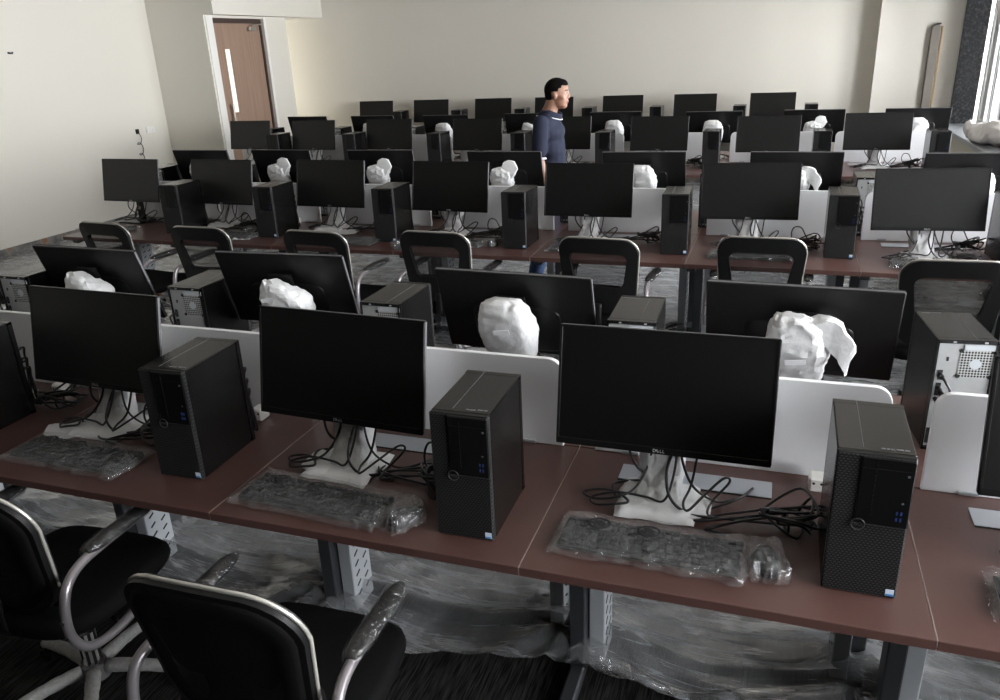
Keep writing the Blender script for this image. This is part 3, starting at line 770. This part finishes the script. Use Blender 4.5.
# ------------------------------------------------------------------ cable bundles
def make_cables(seed):
    rnd = random.Random(seed); mb = MB()
    for j in range(4):
        P = [(-.26+.04*j, .07-.03*j, .006)]
        P.append((-.18, .02*rnd.uniform(-1, 2), .008+.01*rnd.random()))
        for k in range(9):
            a = k*1.35+rnd.random()*.6+j
            P.append((.02+.065*math.cos(a)+rnd.uniform(-.02, .02), .02+.055*math.sin(a)*rnd.uniform(.6, 1.2), .010+.010*j+.014*(k % 4)+rnd.uniform(0, .012)))
        P.append((.07, .10, .008))
        mb.tube(catmull(P, 6), .0038, 6)
    # one tall loop
    P = [(-.02, .03, .01), (-.06, .04, .07), (-.05, .05, .12), (-.01, .05, .12), (.02, .05, .07), (.05, .06, .03), (.09, .11, .02)]
    if seed % 2: mb.tube(catmull(P, 6), .0036, 6)
    r = thing('cable_bundle', '', 'cable')
    mb.build('loops', M['cable'], r)
    MB().tube([(.02-.012, .02+.03*math.cos(t*PI/4), .022+.03*math.sin(t*PI/4)) for t in range(9)], .0035, 6).build('twist_tie', M['cable'], r)
    # low part must not go under the desk surface
    for ch in r.children if False else [o for o in bpy.data.objects if o.parent == r]:
        for v in ch.data.vertices: v.co.z = max(v.co.z, .0012)
    return Proto(r)
CAB = [make_cables(k) for k in (1, 2, 3)]
def cables(row, pts):
    for i, (x, y, rz, v) in enumerate(pts):
        CAB[v].put((x, y, DT+.002), rad(rz), 'tangle of black cables beside a tower, %s from the window in the %s' % (ORD[len(pts)-i], ROWN[row]), 'cable tangles in the '+ROWN[row])
cables('A', [(-2.44, 1.93, 20, 1), (-1.86, 1.80, 10, 0), (-.855, 1.76, -15, 2), (.085, 1.80, 10, 1)])
cables('C', [(-3.62, 4.72, 0, 0), (-2.60, 4.86, 5, 1), (-1.72, 4.76, 0, 2), (-.74, 4.80, 0, 1), (.16, 4.78, 0, 2), (1.0, 4.84, 0, 0)])
cables('E', [(-1.40, 8.0, 0, 0), (-.80, 8.06, 0, 1), (.18, 8.0, 0, 2), (1.10, 7.98, 0, 0)])

# ------------------------------------------------------------------ bagged keyboards and mice
def pillow(w, d, h, n, m, seed, amp):
    """a flattened, crinkled polythene bag with sealed, ruffled edges"""
    mb = MB(); t = bmesh.new(); top = []; bot = []
    for j in range(m+1):
        a = []; b = []
        for i in range(n+1):
            u = i/n*2-1; v = j/m*2-1
            ed = 1-max(abs(u)**10, abs(v)**8)
            nx = .012*noise.noise((u*3, v*3, seed)); ny = .012*noise.noise((u*4, v*2, seed+4))
            if abs(v) == 1: ny += .008*noise.noise((u*9, v, seed))
            if abs(u) == 1: nx += .014*noise.noise((u, v*6, seed))
            cr = amp*abs(noise.noise((u*w*38, v*d*38, seed)))+amp*1.2*(1-abs(noise.noise((u*w*16+v*d*10, v*d*20, seed+2))))**4
            x, y = u*w/2+nx, v*d/2+ny
            zt = max(.003, h*(max(ed, 0)**.4)+cr) if ed > 0 else .004+cr*1.2
            a.append(t.verts.new((x, y, zt)))
            b.append(t.verts.new((x, y, .0012)) if 0 < i < n and 0 < j < m else a[-1])
        top.append(a); bot.append(b)
    for j in range(m):
        for i in range(n):
            f = t.faces.new((top[j][i], top[j][i+1], top[j+1][i+1], top[j+1][i])); f.smooth = True
            q = (bot[j][i], bot[j+1][i], bot[j+1][i+1], bot[j][i+1])
            if len(set(q)) == 4 and set(q) != {top[j][i], top[j][i+1], top[j+1][i+1], top[j+1][i]}: t.faces.new(q)
    me = bpy.data.meshes.new('bag'); t.to_mesh(me); t.free(); me.materials.append(M['bag']); return me
def warn_ring(x, y, z, r):
    mb = MB()
    t = [(x+r*math.cos(2*PI*k/28), y+.85*r*math.sin(2*PI*k/28), z) for k in range(29)]
    mb.tube(t, .0036, 6, cap=False, flat=.3)
    rnd = random.Random(int(x*999))
    mb.ell((x-.003, y+.004, z), (r*.34, r*.30, .0012)); mb.ell((x+.004, y-.006, z), (r*.36, r*.22, .001), rot=Matrix.Rotation(.5, 3, 'Z'))
    mb.tube([(x-r*.62, y+r*.55, z), (x+r*.62, y-r*.55, z)], .002, 6, flat=.3)
    mb.tube([(x-r*.5, y-r*.35, z), (x+r*.3, y+r*.45, z)], .0016, 6, flat=.3)
    return mb
def make_keyboard(seed, flat=True):
    r = thing('keyboard', '', 'keyboard')
    MB().prism([(-.218, -.063), (.218, -.063), (.218, .063), (-.218, .063)], .003, .016, axis='z', bev=.003).build('case', M['bezel'], r)
    mb = MB(); rnd = random.Random(seed)
    for j in range(6):
        y = -.050+.0195*j+(.004 if j == 5 else 0)
        x = -.209
        while x < .208:
            w = .0165
            if j == 0 and -.12 < x < -.10: w = .11
            elif j in (1, 2, 3) and x < -.205: w = .026
            if not (.074 < x < .080 or .137 < x < .142): mb.box((x+w/2, y, .0195), (w, .0162 if j < 5 else .012, .008), .0015)
            x += w+.0024
    mb.build('keys', M['key'], r)
    bg = link('plastic_bag', pillow(.475, .185, .027, 90, 40, seed, .0035), r)
    for k, xx in enumerate((-.125, .0)):
        warn_ring(xx, .016-.002*k, .0395, .026).build('warning_mark', M['ink'], bg)
    mb = MB(); rnd = random.Random(seed+5)
    for k in range(9):
        mb.box((.105+.011*(k % 5)+(.004 if k > 4 else 0), .012-.016*(k//5), .037), (.0075, rnd.choice((.003, .009)), .0008), rot=Matrix.Rotation(rnd.uniform(-.4, .4), 3, 'Z'))
        mb.box((.105+.011*(k % 5), .010-.016*(k//5), .037), (.0025, .010, .0008))
    mb.build('printed_marks', M['ink'], bg)
    return Proto(r)
KB = [make_keyboard(11), make_keyboard(23)]
def make_mouse(seed):
    r = thing('mouse', '', 'computer mouse')
    t = bmesh.new(); bmesh.ops.create_uvsphere(t, u_segments=20, v_segments=12, radius=1)
    for v in t.verts: v.co = Vector((v.co.x*.031, v.co.y*.055, max(v.co.z, -.15)*.034*(1-.25*v.co.y)+.0095))
    mb = MB(); mb._take(t, 0, None, True); mb.build('body', M['bezel'], r)
    mb = MB(); mb.cyl((-.004, -.025, .036), (.004, -.025, .036), .009, n=14); mb.build('scroll_wheel', M['edge'], r)
    mb = MB(); mb.tube(catmull([(0, .05, .02), (.02, .055, .02), (.03, .0, .012), (-.02, -.03, .03), (-.03, .02, .012), (.0, .05, .03)], 6), .002, 6); mb.build('cord', M['cable'], r)
    b = pillow(.088, .135, .044, 34, 44, seed, .008)
    for v in b.vertices:
        if v.co.y > .04: v.co.x *= 1-.45*min(1, (v.co.y-.04)/.03)
    link('plastic_bag', b, r)
    return Proto(r)
MS = [make_mouse(3), make_mouse(8)]
def bagged(row, kb, ms):
    for i, (x, y, rz, v) in enumerate(kb):
        KB[v].put((x, y, DT+.002), rad(rz), 'black keyboard in a clear bag, %s from the window in the %s' % (ORD[len(kb)-i], ROWN[row]), 'bagged keyboards in the '+ROWN[row])
    for i, (x, y, rz, v) in enumerate(ms):
        MS[v].put((x, y, DT+.002), rad(rz), 'computer mouse in a small clear bag, %s from the window in the %s' % (ORD[len(ms)-i], ROWN[row]), 'bagged mice in the '+ROWN[row])
bagged('A', [(-2.06, 1.655, -1.5, 1), (-1.162, 1.628, -3, 0), (-.232, 1.655, -.5, 1), (.745, 1.665, -3, 0)], [(-.873, 1.60, -22, 1), (.045, 1.655, 12, 0)])
bagged('C', [(-4.80, 4.62, 0, 0), (-3.66, 4.55, -3, 1), (-2.70, 4.52, 0, 0), (-1.97, 4.58, 2, 1), (-1.07, 4.57, 0, 0), (-.12, 4.57, 2, 1), (.83, 4.52, -1, 0)],
       [(-3.54, 4.66, 30, 0), (-2.30+.06, 4.45, -40, 1), (-1.68, 4.60, -20, 1), (.99, 4.70, 60, 1)])

# ------------------------------------------------------------------ office chairs
def rrect(w0, w1, z0, z1, r, n=8):
    """rounded trapezoid in xz: w0 half-width at the bottom, w1 at the top"""
    out = []
    for cx, cz, a0 in ((w0-r, z0+r, -90), (w1-r, z1-r, 0), (-w1+r, z1-r, 90), (-w0+r, z0+r, 180)):
        for k in range(n+1):
            a = rad(a0+90*k/n); out.append((cx+r*math.cos(a), cz+r*math.sin(a)))
    return out
LEAN = rad(14)
def backm(x, z, y=0.):        # back-rest surface: leans backward and curves around the sitter
    zz = z-.50
    yy = -.205-zz*math.tan(LEAN)*.55 + .55*x*x - .10*max(0, zz-.25)**1 + y
    return (x, yy, z)
def make_chair(solid):
    r = thing('office_chair', '', 'office chair')
    # seat cushion
    mb = MB(); rs = []
    out = []
    for (fx, z) in ((.90, .420), (1., .432), (1.02, .450), (1., .474), (.93, .486), (.6, .490), (.1, .488)):
        ring = []
        for k in range(40):
            a = 2*PI*k/40; c_, s_ = math.cos(a), math.sin(a); e = .55
            x = .245*math.copysign(abs(c_)**e, c_)*fx; y = .245*math.copysign(abs(s_)**e, s_)*fx+.01
            if s_ > 0: x *= .97
            ring.append((x, y, z-(.030*max(0, (y-.17)/.08)**2 if y > .17 else 0)))
        rs.append(ring)
    mb.rings(rs); mb.build('seat', M['cushion'], r)
    MB().box((0, 0, .408), (.30, .30, .018), .006).build('seat_plate', M['chairp'], r)
    # back
    bk = bpy.data.objects.new('backrest', None)
    O = rrect(.200, .220, .50, .932, .085 if not solid else .13); I = rrect(.140, .160, .655, .850, .040)
    def ringm(outer, inner, ya, yb):
        mb = MB(); rs = []
        for pts, y in ((outer, ya), (outer, yb), (inner, yb), (inner, ya), (outer, ya)):
            rs.append([backm(x, z, y) for x, z in pts])
        mb.rings(rs, cap=False); return mb
    mb = ringm(O, I, -.016, .016)
    bmesh.ops.remove_doubles(mb.bm, verts=mb.bm.verts, dist=1e-5)
    fr = mb.build('backrest', M['chairp'], r, smooth_angle=40)
    if solid:
        mb = MB(); O2 = rrect(.190, .208, .512, .920, .12)
        def sc_(f, y): return [backm(x*f, .716+(z-.716)*f, y) for x, z in O2]
        mb.rings([sc_(.98, .0), sc_(.98, -.016), sc_(.92, -.021), sc_(.80, -.021), sc_(.72, -.015), sc_(.5, -.013), sc_(.2, -.013)])
        mb.build('back_pad', M['cushion'], r)
    else:
        # mesh insert (fine grid so that it follows the curve)
        t = bmesh.new(); n, m = 12, 8
        vs = [[t.verts.new(backm(-.170+.34*i/n, .640+.22*j/m, .004)) for i in range(n+1)] for j in range(m+1)]
        for j in range(m):
            for i in range(n): f = t.faces.new((vs[j][i], vs[j][i+1], vs[j+1][i+1], vs[j+1][i])); f.smooth = True
        bmesh.ops.solidify(t, geom=t.faces[:], thickness=.003)
        mb = MB(); mb._take(t, 0, None, True)
        mb.build('back_mesh', M['chairmesh'], r)
    # upper edge: silver piping on solid chairs, painted wrap reflections on mesh backs
    top = rrect(.202, .222, .50, .934, .085 if not solid else .13)
    k0 = 9; seq = top[k0-2:k0+20]
    mb = MB(); mb.tube([backm(x, z, .004) for x, z in seq], .0045 if not solid else .0055, 6); mb.build('edge_trim_glint', M['piping_glint'] if solid else M['piping_glint'], r)
    # front padding of the back
    P = rrect(.200, .200, .515, .655, .05)
    mb = MB(); mb.rings([[backm(x*s_, .585+(z-.585)*s_, y) for x, z in P] for s_, y in ((1, .016), (.98, .032), (.85, .042))]); mb.build('back_cushion', M['cushion'], r)
    MB().tube(catmull([(0, .05, .405), (0, -.15, .40), (0, -.235, .44), (0, -.235, .56)], 5), .020, 10, flat=.5).build('back_bracket', M['chairp'], r)
    # armrests
    for s_ in (-1, 1):
        P = catmull([(s_*.17, .02, .405), (s_*.235, .0, .398), (s_*.262, -.09, .40), (s_*.266, -.20, .42), (s_*.266, -.248, .48), (s_*.265, -.252, .56), (s_*.261, -.225, .628), (s_*.249, -.16, .655), (s_*.245, -.06, .662), (s_*.245, .12, .664)], 7)
        a = MB().tube(P, .0135, 10).build('armrest', M['silver'], r)
        mb = MB(); rs = []
        for k in range(13):
            u = k/12; y = -.125+.27*u; w = .026*(1-abs(2*u-1)**6*.55); h = .017*(1-abs(2*u-1)**6*.6)
            rs.append([(s_*.245+w*math.cos(q*PI/6), y, .674+h*math.sin(q*PI/6)) for q in range(12)])
        p = mb.rings(rs).build('arm_pad', M['chairp'], a)
        mb = MB(); rs = []; sd = 3.7 if s_ > 0 else 8.8
        for k in range(31):
            u = k/30; y = -.137+.294*u; w = .031*(1-abs(2*u-1)**8*.5); h = .022*(1-abs(2*u-1)**8*.5)
            rs.append([(s_*.245+(w+.004*noise.noise((q, k*.7, sd)))*math.cos(q*PI/9), y, .674+(h+.004*noise.noise((q*1.3, k*.8, sd)))*math.sin(q*PI/9)) for q in range(18)])
        mb.rings(rs).build('arm_wrap', M['wrap'], a)
        mb = MB(); 
        for z_ in (.50, .55): mb.cyl((s_*.265, -.268, z_), (s_*.265, -.255, z_), .006, n=10)
        mb.build('bolts', M['chrome'], a)
    # column, mechanism, five-star base wrapped in foam
    mb = MB(); mb.cyl((0, 0, .10), (0, 0, .25), .030, n=20); mb.cyl((0, 0, .25), (0, 0, .40), .018, n=16); mb.build('gas_lift', M['chrome'], r)
    mb = MB(); mb.box((0, 0, .385), (.16, .20, .04), .01); mb.build('tilt_mechanism', M['chairp'], r)
    lv = MB().tube([(.06, -.02, .375), (.16, -.03, .37), (.20, -.04, .345)], .008, 8).build('lever', M['chairp'], r)
    MB().box((.135, -.028, .385), (.05, .014, .008), .003).build('lever_tag', M['red'], lv)
    hub = MB().cyl((0, 0, .075), (0, 0, .125), .048, .038, 20).build('hub', M['silver'], r)
    for k in range(5):
        a = 2*PI*k/5+.35; d = Vector((math.cos(a), math.sin(a), 0))
        mb = MB(); pts = [d*(.04+.275*u)+Vector((0, 0, .105-.045*u*u)) for u in [i/16 for i in range(17)]]
        rs = [.023-.005*i/16+.0035*noise.noise((i*1.9, k, 0)) for i in range(17)]
        mb.tube(pts, rs, 10); mb.build('base_arm', M['bubble'], r)
        mb = MB(); q = d*.300; mb.cyl((q.x, q.y, .03), (q.x, q.y, .07), .007, n=8)
        sd = Vector((-d.y, d.x, 0))
        for s_ in (-1, 1): mb.cyl(q+sd*.012*s_+Vector((0, 0, .026)), q+sd*.026*s_+Vector((0, 0, .026)), .024, n=16)
        mb.build('caster', M['chairp'], r)
    return Proto(r)
CH = make_chair(False); CHS = make_chair(True)
CHS.put((-1.97, 1.45, .002), rad(2), 'black office chair with silver arms at the front row, second from the window', 'black chairs at the front row')
CHS.put((-1.06, 1.30, .002), rad(1), 'black office chair with silver arms at the front row, first from the window', 'black chairs at the front row')
CPOS = [(-4.17, 4.24, -6), (-3.40, 4.22, -2), (-2.56, 4.22, -4), (-1.83, 4.31, -3), (-.865, 4.30, -4), (-.048, 4.44, -1), (.77, 4.12, 3)]
for i, (x, y, rz) in enumerate(CPOS):
    CH.put((x, y, .025), rad(rz), 'black mesh-back office chair at the third row, %s from the window' % ORD[7-i], 'black mesh-back chairs at the third row')

# ------------------------------------------------------------------ the person
def remesh(shapes, voxel, smooth, mat, name, parent):
    mb = MB()
    shapes(mb)
    me = mb.mesh('tmp', mat)
    ob = bpy.data.objects.new('tmp', me); COL.objects.link(ob)
    md = ob.modifiers.new('r', 'REMESH'); md.mode = 'VOXEL'; md.voxel_size = voxel; md.use_smooth_shade = True
    ms = ob.modifiers.new('s', 'SMOOTH'); ms.iterations = smooth; ms.factor = .5
    dg = bpy.context.evaluated_depsgraph_get(); dg.update()
    m2 = bpy.data.meshes.new_from_object(ob.evaluated_get(dg))
    bpy.data.objects.remove(ob); bpy.data.meshes.remove(me)
    m2.materials.clear(); m2.materials.append(mat)
    for p in m2.polygons: p.use_smooth = True; p.material_index = 0
    return link(name, m2, parent)
def limb(mb, pts, rs):
    for p, r in zip(pts, rs): mb.ell(p, (r, r, r), u=14, v=10)
    for (p, q, a, b) in zip(pts[:-1], pts[1:], rs[:-1], rs[1:]): mb.cyl(p, q, a, b, 14)
# person faces local +x; right arm on -y
man = thing('person', 'person in a navy polo shirt walking between the desk rows, facing the window', 'person', (-1.715, 6.10, .012), rad(4))
man.scale = (.985, .985, .985)
RA = [(-.03, -.175, 1.385), (-.045, -.205, 1.12), (.015, -.20, .88)]
LA_ = [(-.02, .175, 1.385), (-.01, .205, 1.12), (.04, .19, .88)]
HX, HZ = .075, 1.585
def hand(mb, w, d, down, side):
    w = Vector(w); d = Vector(d).normalized(); s_ = Vector(side)
    f = d.cross(s_).normalized()
    mb.ell(w+d*.05, (.030, .018, .048), rot=d.to_track_quat('Z', 'Y').to_matrix())
    for k, (o, L) in enumerate(((-.027, .062), (-.009, .072), (.009, .068), (.026, .052))):
        b = w+d*.085+f*o; c = b+d*L*.55+s_*(-.006); e = c+d*L*.35+s_*(-.020)
        limb(mb, [b, c, e], [.0095, .0085, .0072])
    b = w+d*.025+f*(-.028); limb(mb, [b, b+d*.03+f*(-.022), b+d*.06+f*(-.026)], [.012, .0105, .008])
def body(mb):
    limb(mb, [(.01, 0, .98), (.01, 0, 1.15), (.0, 0, 1.33)], [.10, .095, .095])
    mb.ell((-.015, 0, 1.36), (.08, .17, .07))
    limb(mb, [(-.015, 0, 1.40), (.02, 0, 1.49), (.035, 0, 1.53)], [.070, .056, .058])
    # head
    c = Vector((HX, 0, HZ))
    mb.ell(c+Vector((-.012, 0, .022)), (.094, .076, .092)); mb.ell(c+Vector((.012, 0, -.035)), (.066, .062, .078))
    mb.ell(c+Vector((.040, 0, -.088)), (.032, .036, .024))       # chin
    mb.ell(c+Vector((.048, 0, -.010)), (.026, .046, .050))       # face plane
    mb.ell(c+Vector((.058, 0, .030)), (.020, .050, .018))        # brow
    limb(mb, [c+Vector((.070, 0, .014)), c+Vector((.081, 0, -.006)), c+Vector((.086, 0, -.022))], [.008, .010, .0125])   # nose
    mb.ell(c+Vector((.078, -.012, -.026)), (.012, .009, .009)); mb.ell(c+Vector((.078, .012, -.026)), (.012, .009, .009))
    mb.ell(c+Vector((.066, 0, -.052)), (.016, .026, .009)); mb.ell(c+Vector((.064, 0, -.064)), (.016, .023, .009))
    for s_ in (-1, 1):
        mb.ell(c+Vector((-.014, s_*.077, -.010)), (.018, .010, .030), rot=Matrix.Rotation(rad(-12), 3, 'Y'))
        mb.ell(c+Vector((.034, s_*.044, -.026)), (.03, .022, .022))
    for A in (RA, LA_):
        limb(mb, A, [.052, .042, .029])
        d = Vector(A[2])-Vector(A[1]); hand(mb, A[2], d+Vector((0, 0, -.04)), True, (.0, 1 if A is LA_ else -1, 0))
    for s_, fx in ((-1, .16), (1, -.16)):
        limb(mb, [(0, s_*.09, .94), (.02+fx*.55, s_*.09, .50), (fx, s_*.085, .09)], [.095, .062, .042])
        mb.ell((fx+.06, s_*.085, .045), (.11, .04, .035))
bd = remesh(body, .006, 4, M['skin'], 'body', man)
def shirt(mb):
    limb(mb, [(.015, 0, .90), (.015, 0, 1.02), (.012, 0, 1.18), (.0, 0, 1.32)], [.125, .12, .115, .112])
    for z, ry in ((.90, .175), (1.02, .165), (1.18, .165), (1.30, .175)): mb.ell((.01, 0, z), (.115, ry, .09))
    mb.ell((-.015, 0, 1.37), (.095, .20, .07)); mb.ell((-.008, 0, 1.42), (.075, .12, .045))
    for A in (RA, LA_):
        a, b = Vector(A[0]), Vector(A[1]); e = a.lerp(b, .82)
        limb(mb, [a, a.lerp(b, .4), e], [.060, .062, .060])
remesh(shirt, .011, 4, M['navy'], 'polo_shirt', man)
mb = MB()
for A in (RA, LA_):
    a, b = Vector(A[0]), Vector(A[1]); d = (b-a).normalized(); e = a.lerp(b, .98)
    o = d.orthogonal().normalized(); q = d.cross(o)
    mb.rings([[e+d*z+rr*(math.cos(2*PI*k/24)*o+math.sin(2*PI*k/24)*q) for k in range(24)] for rr, z in ((.056, -.006), (.060, -.004), (.060, .008), (.052, .009), (.048, .0), (.056, -.006))], cap=False)
mb.build('sleeve_trim', M['trimw'], man)
mb = MB(); rs = []
for rr, z, t in ((.066, 1.425, 0), (.072, 1.468, 0), (.079, 1.470, 0), (.100, 1.425, 0), (.094, 1.42, 0), (.066, 1.425, 0)):
    rs.append([(.004+rr*math.cos(2*PI*k/32)*1.02+(z-1.43)*.5, rr*math.sin(2*PI*k/32), z-.035*max(0, math.cos(2*PI*k/32))) for k in range(32)])
mb.rings(rs, cap=False); cl = mb.build('collar', M['navy'], man)
mb = MB(); mb.tube([(.004+.0985*math.cos(2*PI*k/32)*1.02, .0985*math.sin(2*PI*k/32), 1.427-.035*max(0, math.cos(2*PI*k/32))) for k in range(33)], .0042, 6, cap=False)
mb.build('collar_stripe', M['trimw'], cl)
def jeans(mb):
    mb.ell((0, 0, .90), (.135, .175, .11))
    for s_, fx in ((-1, .16), (1, -.16)):
        limb(mb, [(0, s_*.092, .92), (.02+fx*.55, s_*.092, .50), (fx, s_*.087, .11)], [.108, .076, .066])
remesh(jeans, .013, 3, M['denim'], 'jeans', man)
for s_, fx in ((-1, .16), (1, -.16)):
    mb = MB(); rs = []
    for u, w, h in ((-.10, .02, .05), (-.09, .038, .075), (-.03, .042, .10), (.04, .043, .085), (.11, .048, .06), (.165, .04, .045), (.185, .015, .02)):
        rs.append([(fx+.02+u, s_*.086+w*math.cos(a*PI/6), max(0, h/2*(1+math.sin(a*PI/6)))) for a in range(12)])
    mb.rings(rs).build('shoe', M['shoe'], man)
def hair(mb):
    c = Vector((HX, 0, HZ))
    mb.ell(c+Vector((-.014, 0, .028)), (.098, .080, .093))
    mb.ell(c+Vector((.026, 0, .066)), (.054, .062, .044)); mb.ell(c+Vector((-.050, 0, -.005)), (.056, .068, .06))
hm = remesh(hair, .0045, 3, M['hair'], 'hair', man)
# carve hair away from the face and ears
bm = bmesh.new(); bm.from_mesh(hm.data)
def bald(p):
    x, z = p.x-HX, p.z-HZ
    if x > .040 and z < .058+.3*(.05-min(x, .05)): return True     # forehead
    if x > .018 and z < .040: return True                          # temple
    if x > -.006 and z < .006: return True                         # in front of the ear
    if x > -.034 and z < .016 and abs(p.y) > .05: return True      # around the ear
    return z < -.052+.25*max(0, -x-.06)
rem = [v for v in bm.verts if bald(v.co)]
bmesh.ops.delete(bm, geom=rem, context='VERTS')
for k in range(6):
    bd_ = [v for v in bm.verts if v.is_boundary]; bmesh.ops.smooth_vert(bm, verts=bd_, factor=.5, use_axis_x=True, use_axis_y=True, use_axis_z=True)
bm.to_mesh(hm.data); bm.free()
mb = MB(); ir = MB(); br = MB(); li = MB(); c = Vector((HX, 0, HZ))
for s_ in (-1, 1):
    mb.ell(c+Vector((.0645, s_*.029, .006)), (.008, .012, .005)); ir.ell(c+Vector((.0705, s_*.029, .0055)), (.004, .006, .005))
    br.tube([c+Vector((.0775, s_*.012, .024)), c+Vector((.0745, s_*.03, .029)), c+Vector((.062, s_*.048, .025))], [.003, .004, .002], 6)
li.ell(c+Vector((.0765, 0, -.0535)), (.006, .020, .005)); li.ell(c+Vector((.0750, 0, -.0635)), (.006, .017, .005))
ey = mb.build('eyes', M['eye'], man); ir.build('irises', M['iris'], ey); br.build('eyebrows', M['hair'], man); li.build('lips', M['lips'], man)

# ------------------------------------------------------------------ sack on the sill
def sack(mb):
    mb.ell((0, .25, .07), (.10, .16, .075)); mb.ell((.04, 0, .09), (.13, .26, .095)); mb.ell((.10, -.22, .08), (.14, .2, .085)); mb.ell((.0, .10, .06), (.12, .2, .065))
    mb.ell((-.02, .36, .09), (.06, .08, .06))
sk = remesh(sack, .016, 2, M['sack'], 'cloth_bundle', None)
bm = bmesh.new(); bm.from_mesh(sk.data); crumple(bm, .022, 9, 2.2); crumple(bm, .008, 26, 1.2)
for v in bm.verts: v.co.z = max(v.co.z, .001)
bm.to_mesh(sk.data); bm.free()
sk.location = (1.98, 9.2, .802); sk.scale = (1.15, 1.5, 1.25); sk.rotation_euler = (0, 0, rad(8))
tag(sk, 'white crumpled cloth bundle lying on the window sill', 'cloth')

# paper scraps on the desks
def scrap(x, y, rz, w, d, label):
    mb = MB(); t = bmesh.new(); bmesh.ops.create_grid(t, x_segments=8, y_segments=6, size=.5)
    for v in t.verts: v.co = Vector((v.co.x*w, v.co.y*d, .004+.012*abs(noise.noise(v.co*3+Vector((x, y, 0))))))
    bmesh.ops.solidify(t, geom=t.faces[:], thickness=.0012)
    mb._take(t, 0, None, False); o = mb.build('foam_scrap', M['foam'], loc=(x, y, DT+.002), rot=(0, 0, rad(rz))); tag(o, label, 'packing foam')
scrap(-3.50, 4.50, 20, .12, .09, 'small white packing foam scrap at the edge of the third row desks')
scrap(-2.235, 1.80, 35, .17, .14, 'white packing foam sheet beside the wrapped monitor stand in the front row')
scrap(-2.86, 4.80, 5, .20, .16, 'flat white packing foam sheet behind a monitor in the third row')

# ------------------------------------------------------------------ light
w = bpy.data.worlds.new('World'); SC.world = w; w.use_nodes = True
nt = w.node_tree; nt.nodes.clear()
o = nt.nodes.new('ShaderNodeOutputWorld'); b = nt.nodes.new('ShaderNodeBackground')
b.inputs[0].default_value = (.96, .975, 1.0, 1); b.inputs[1].default_value = 29.5
nt.links.new(b.outputs[0], o.inputs[0])
for i in range(len(wy)-1):
    la = bpy.data.lights.new('window_portal', 'AREA'); la.shape = 'RECTANGLE'
    la.size = wy[i+1]-wy[i]-.2; la.size_y = 1.8; la.cycles.is_portal = True
    lo = bpy.data.objects.new('window_portal', la); COL.objects.link(lo)
    lo.location = (XR+.20, (wy[i]+wy[i+1])/2, 1.7); lo.rotation_euler = (rad(90), 0, rad(90))
SC.cycles.use_denoising = True
SC.cycles.max_bounces = 8; SC.cycles.diffuse_bounces = 5; SC.cycles.transparent_max_bounces = 16
SC.cycles.sample_clamp_indirect = 8
SC.cycles.caustics_reflective = False; SC.cycles.caustics_refractive = False

# ------------------------------------------------------------------ camera
cam = bpy.data.cameras.new('Camera'); cam.sensor_width = 36; cam.lens = 785.704*36/1000; cam.clip_start = .05
co = bpy.data.objects.new('Camera', cam); COL.objects.link(co)
co.location = (0, 0, 1.92628); co.rotation_euler = (1.20252691, .0419103966, .330675366)
SC.camera = co
SC.view_settings.view_transform = 'Standard'; SC.view_settings.look = 'None'
SC.view_settings.gamma = 1; SC.view_settings.use_curve_mapping = False
SC.view_settings.exposure = 0.0
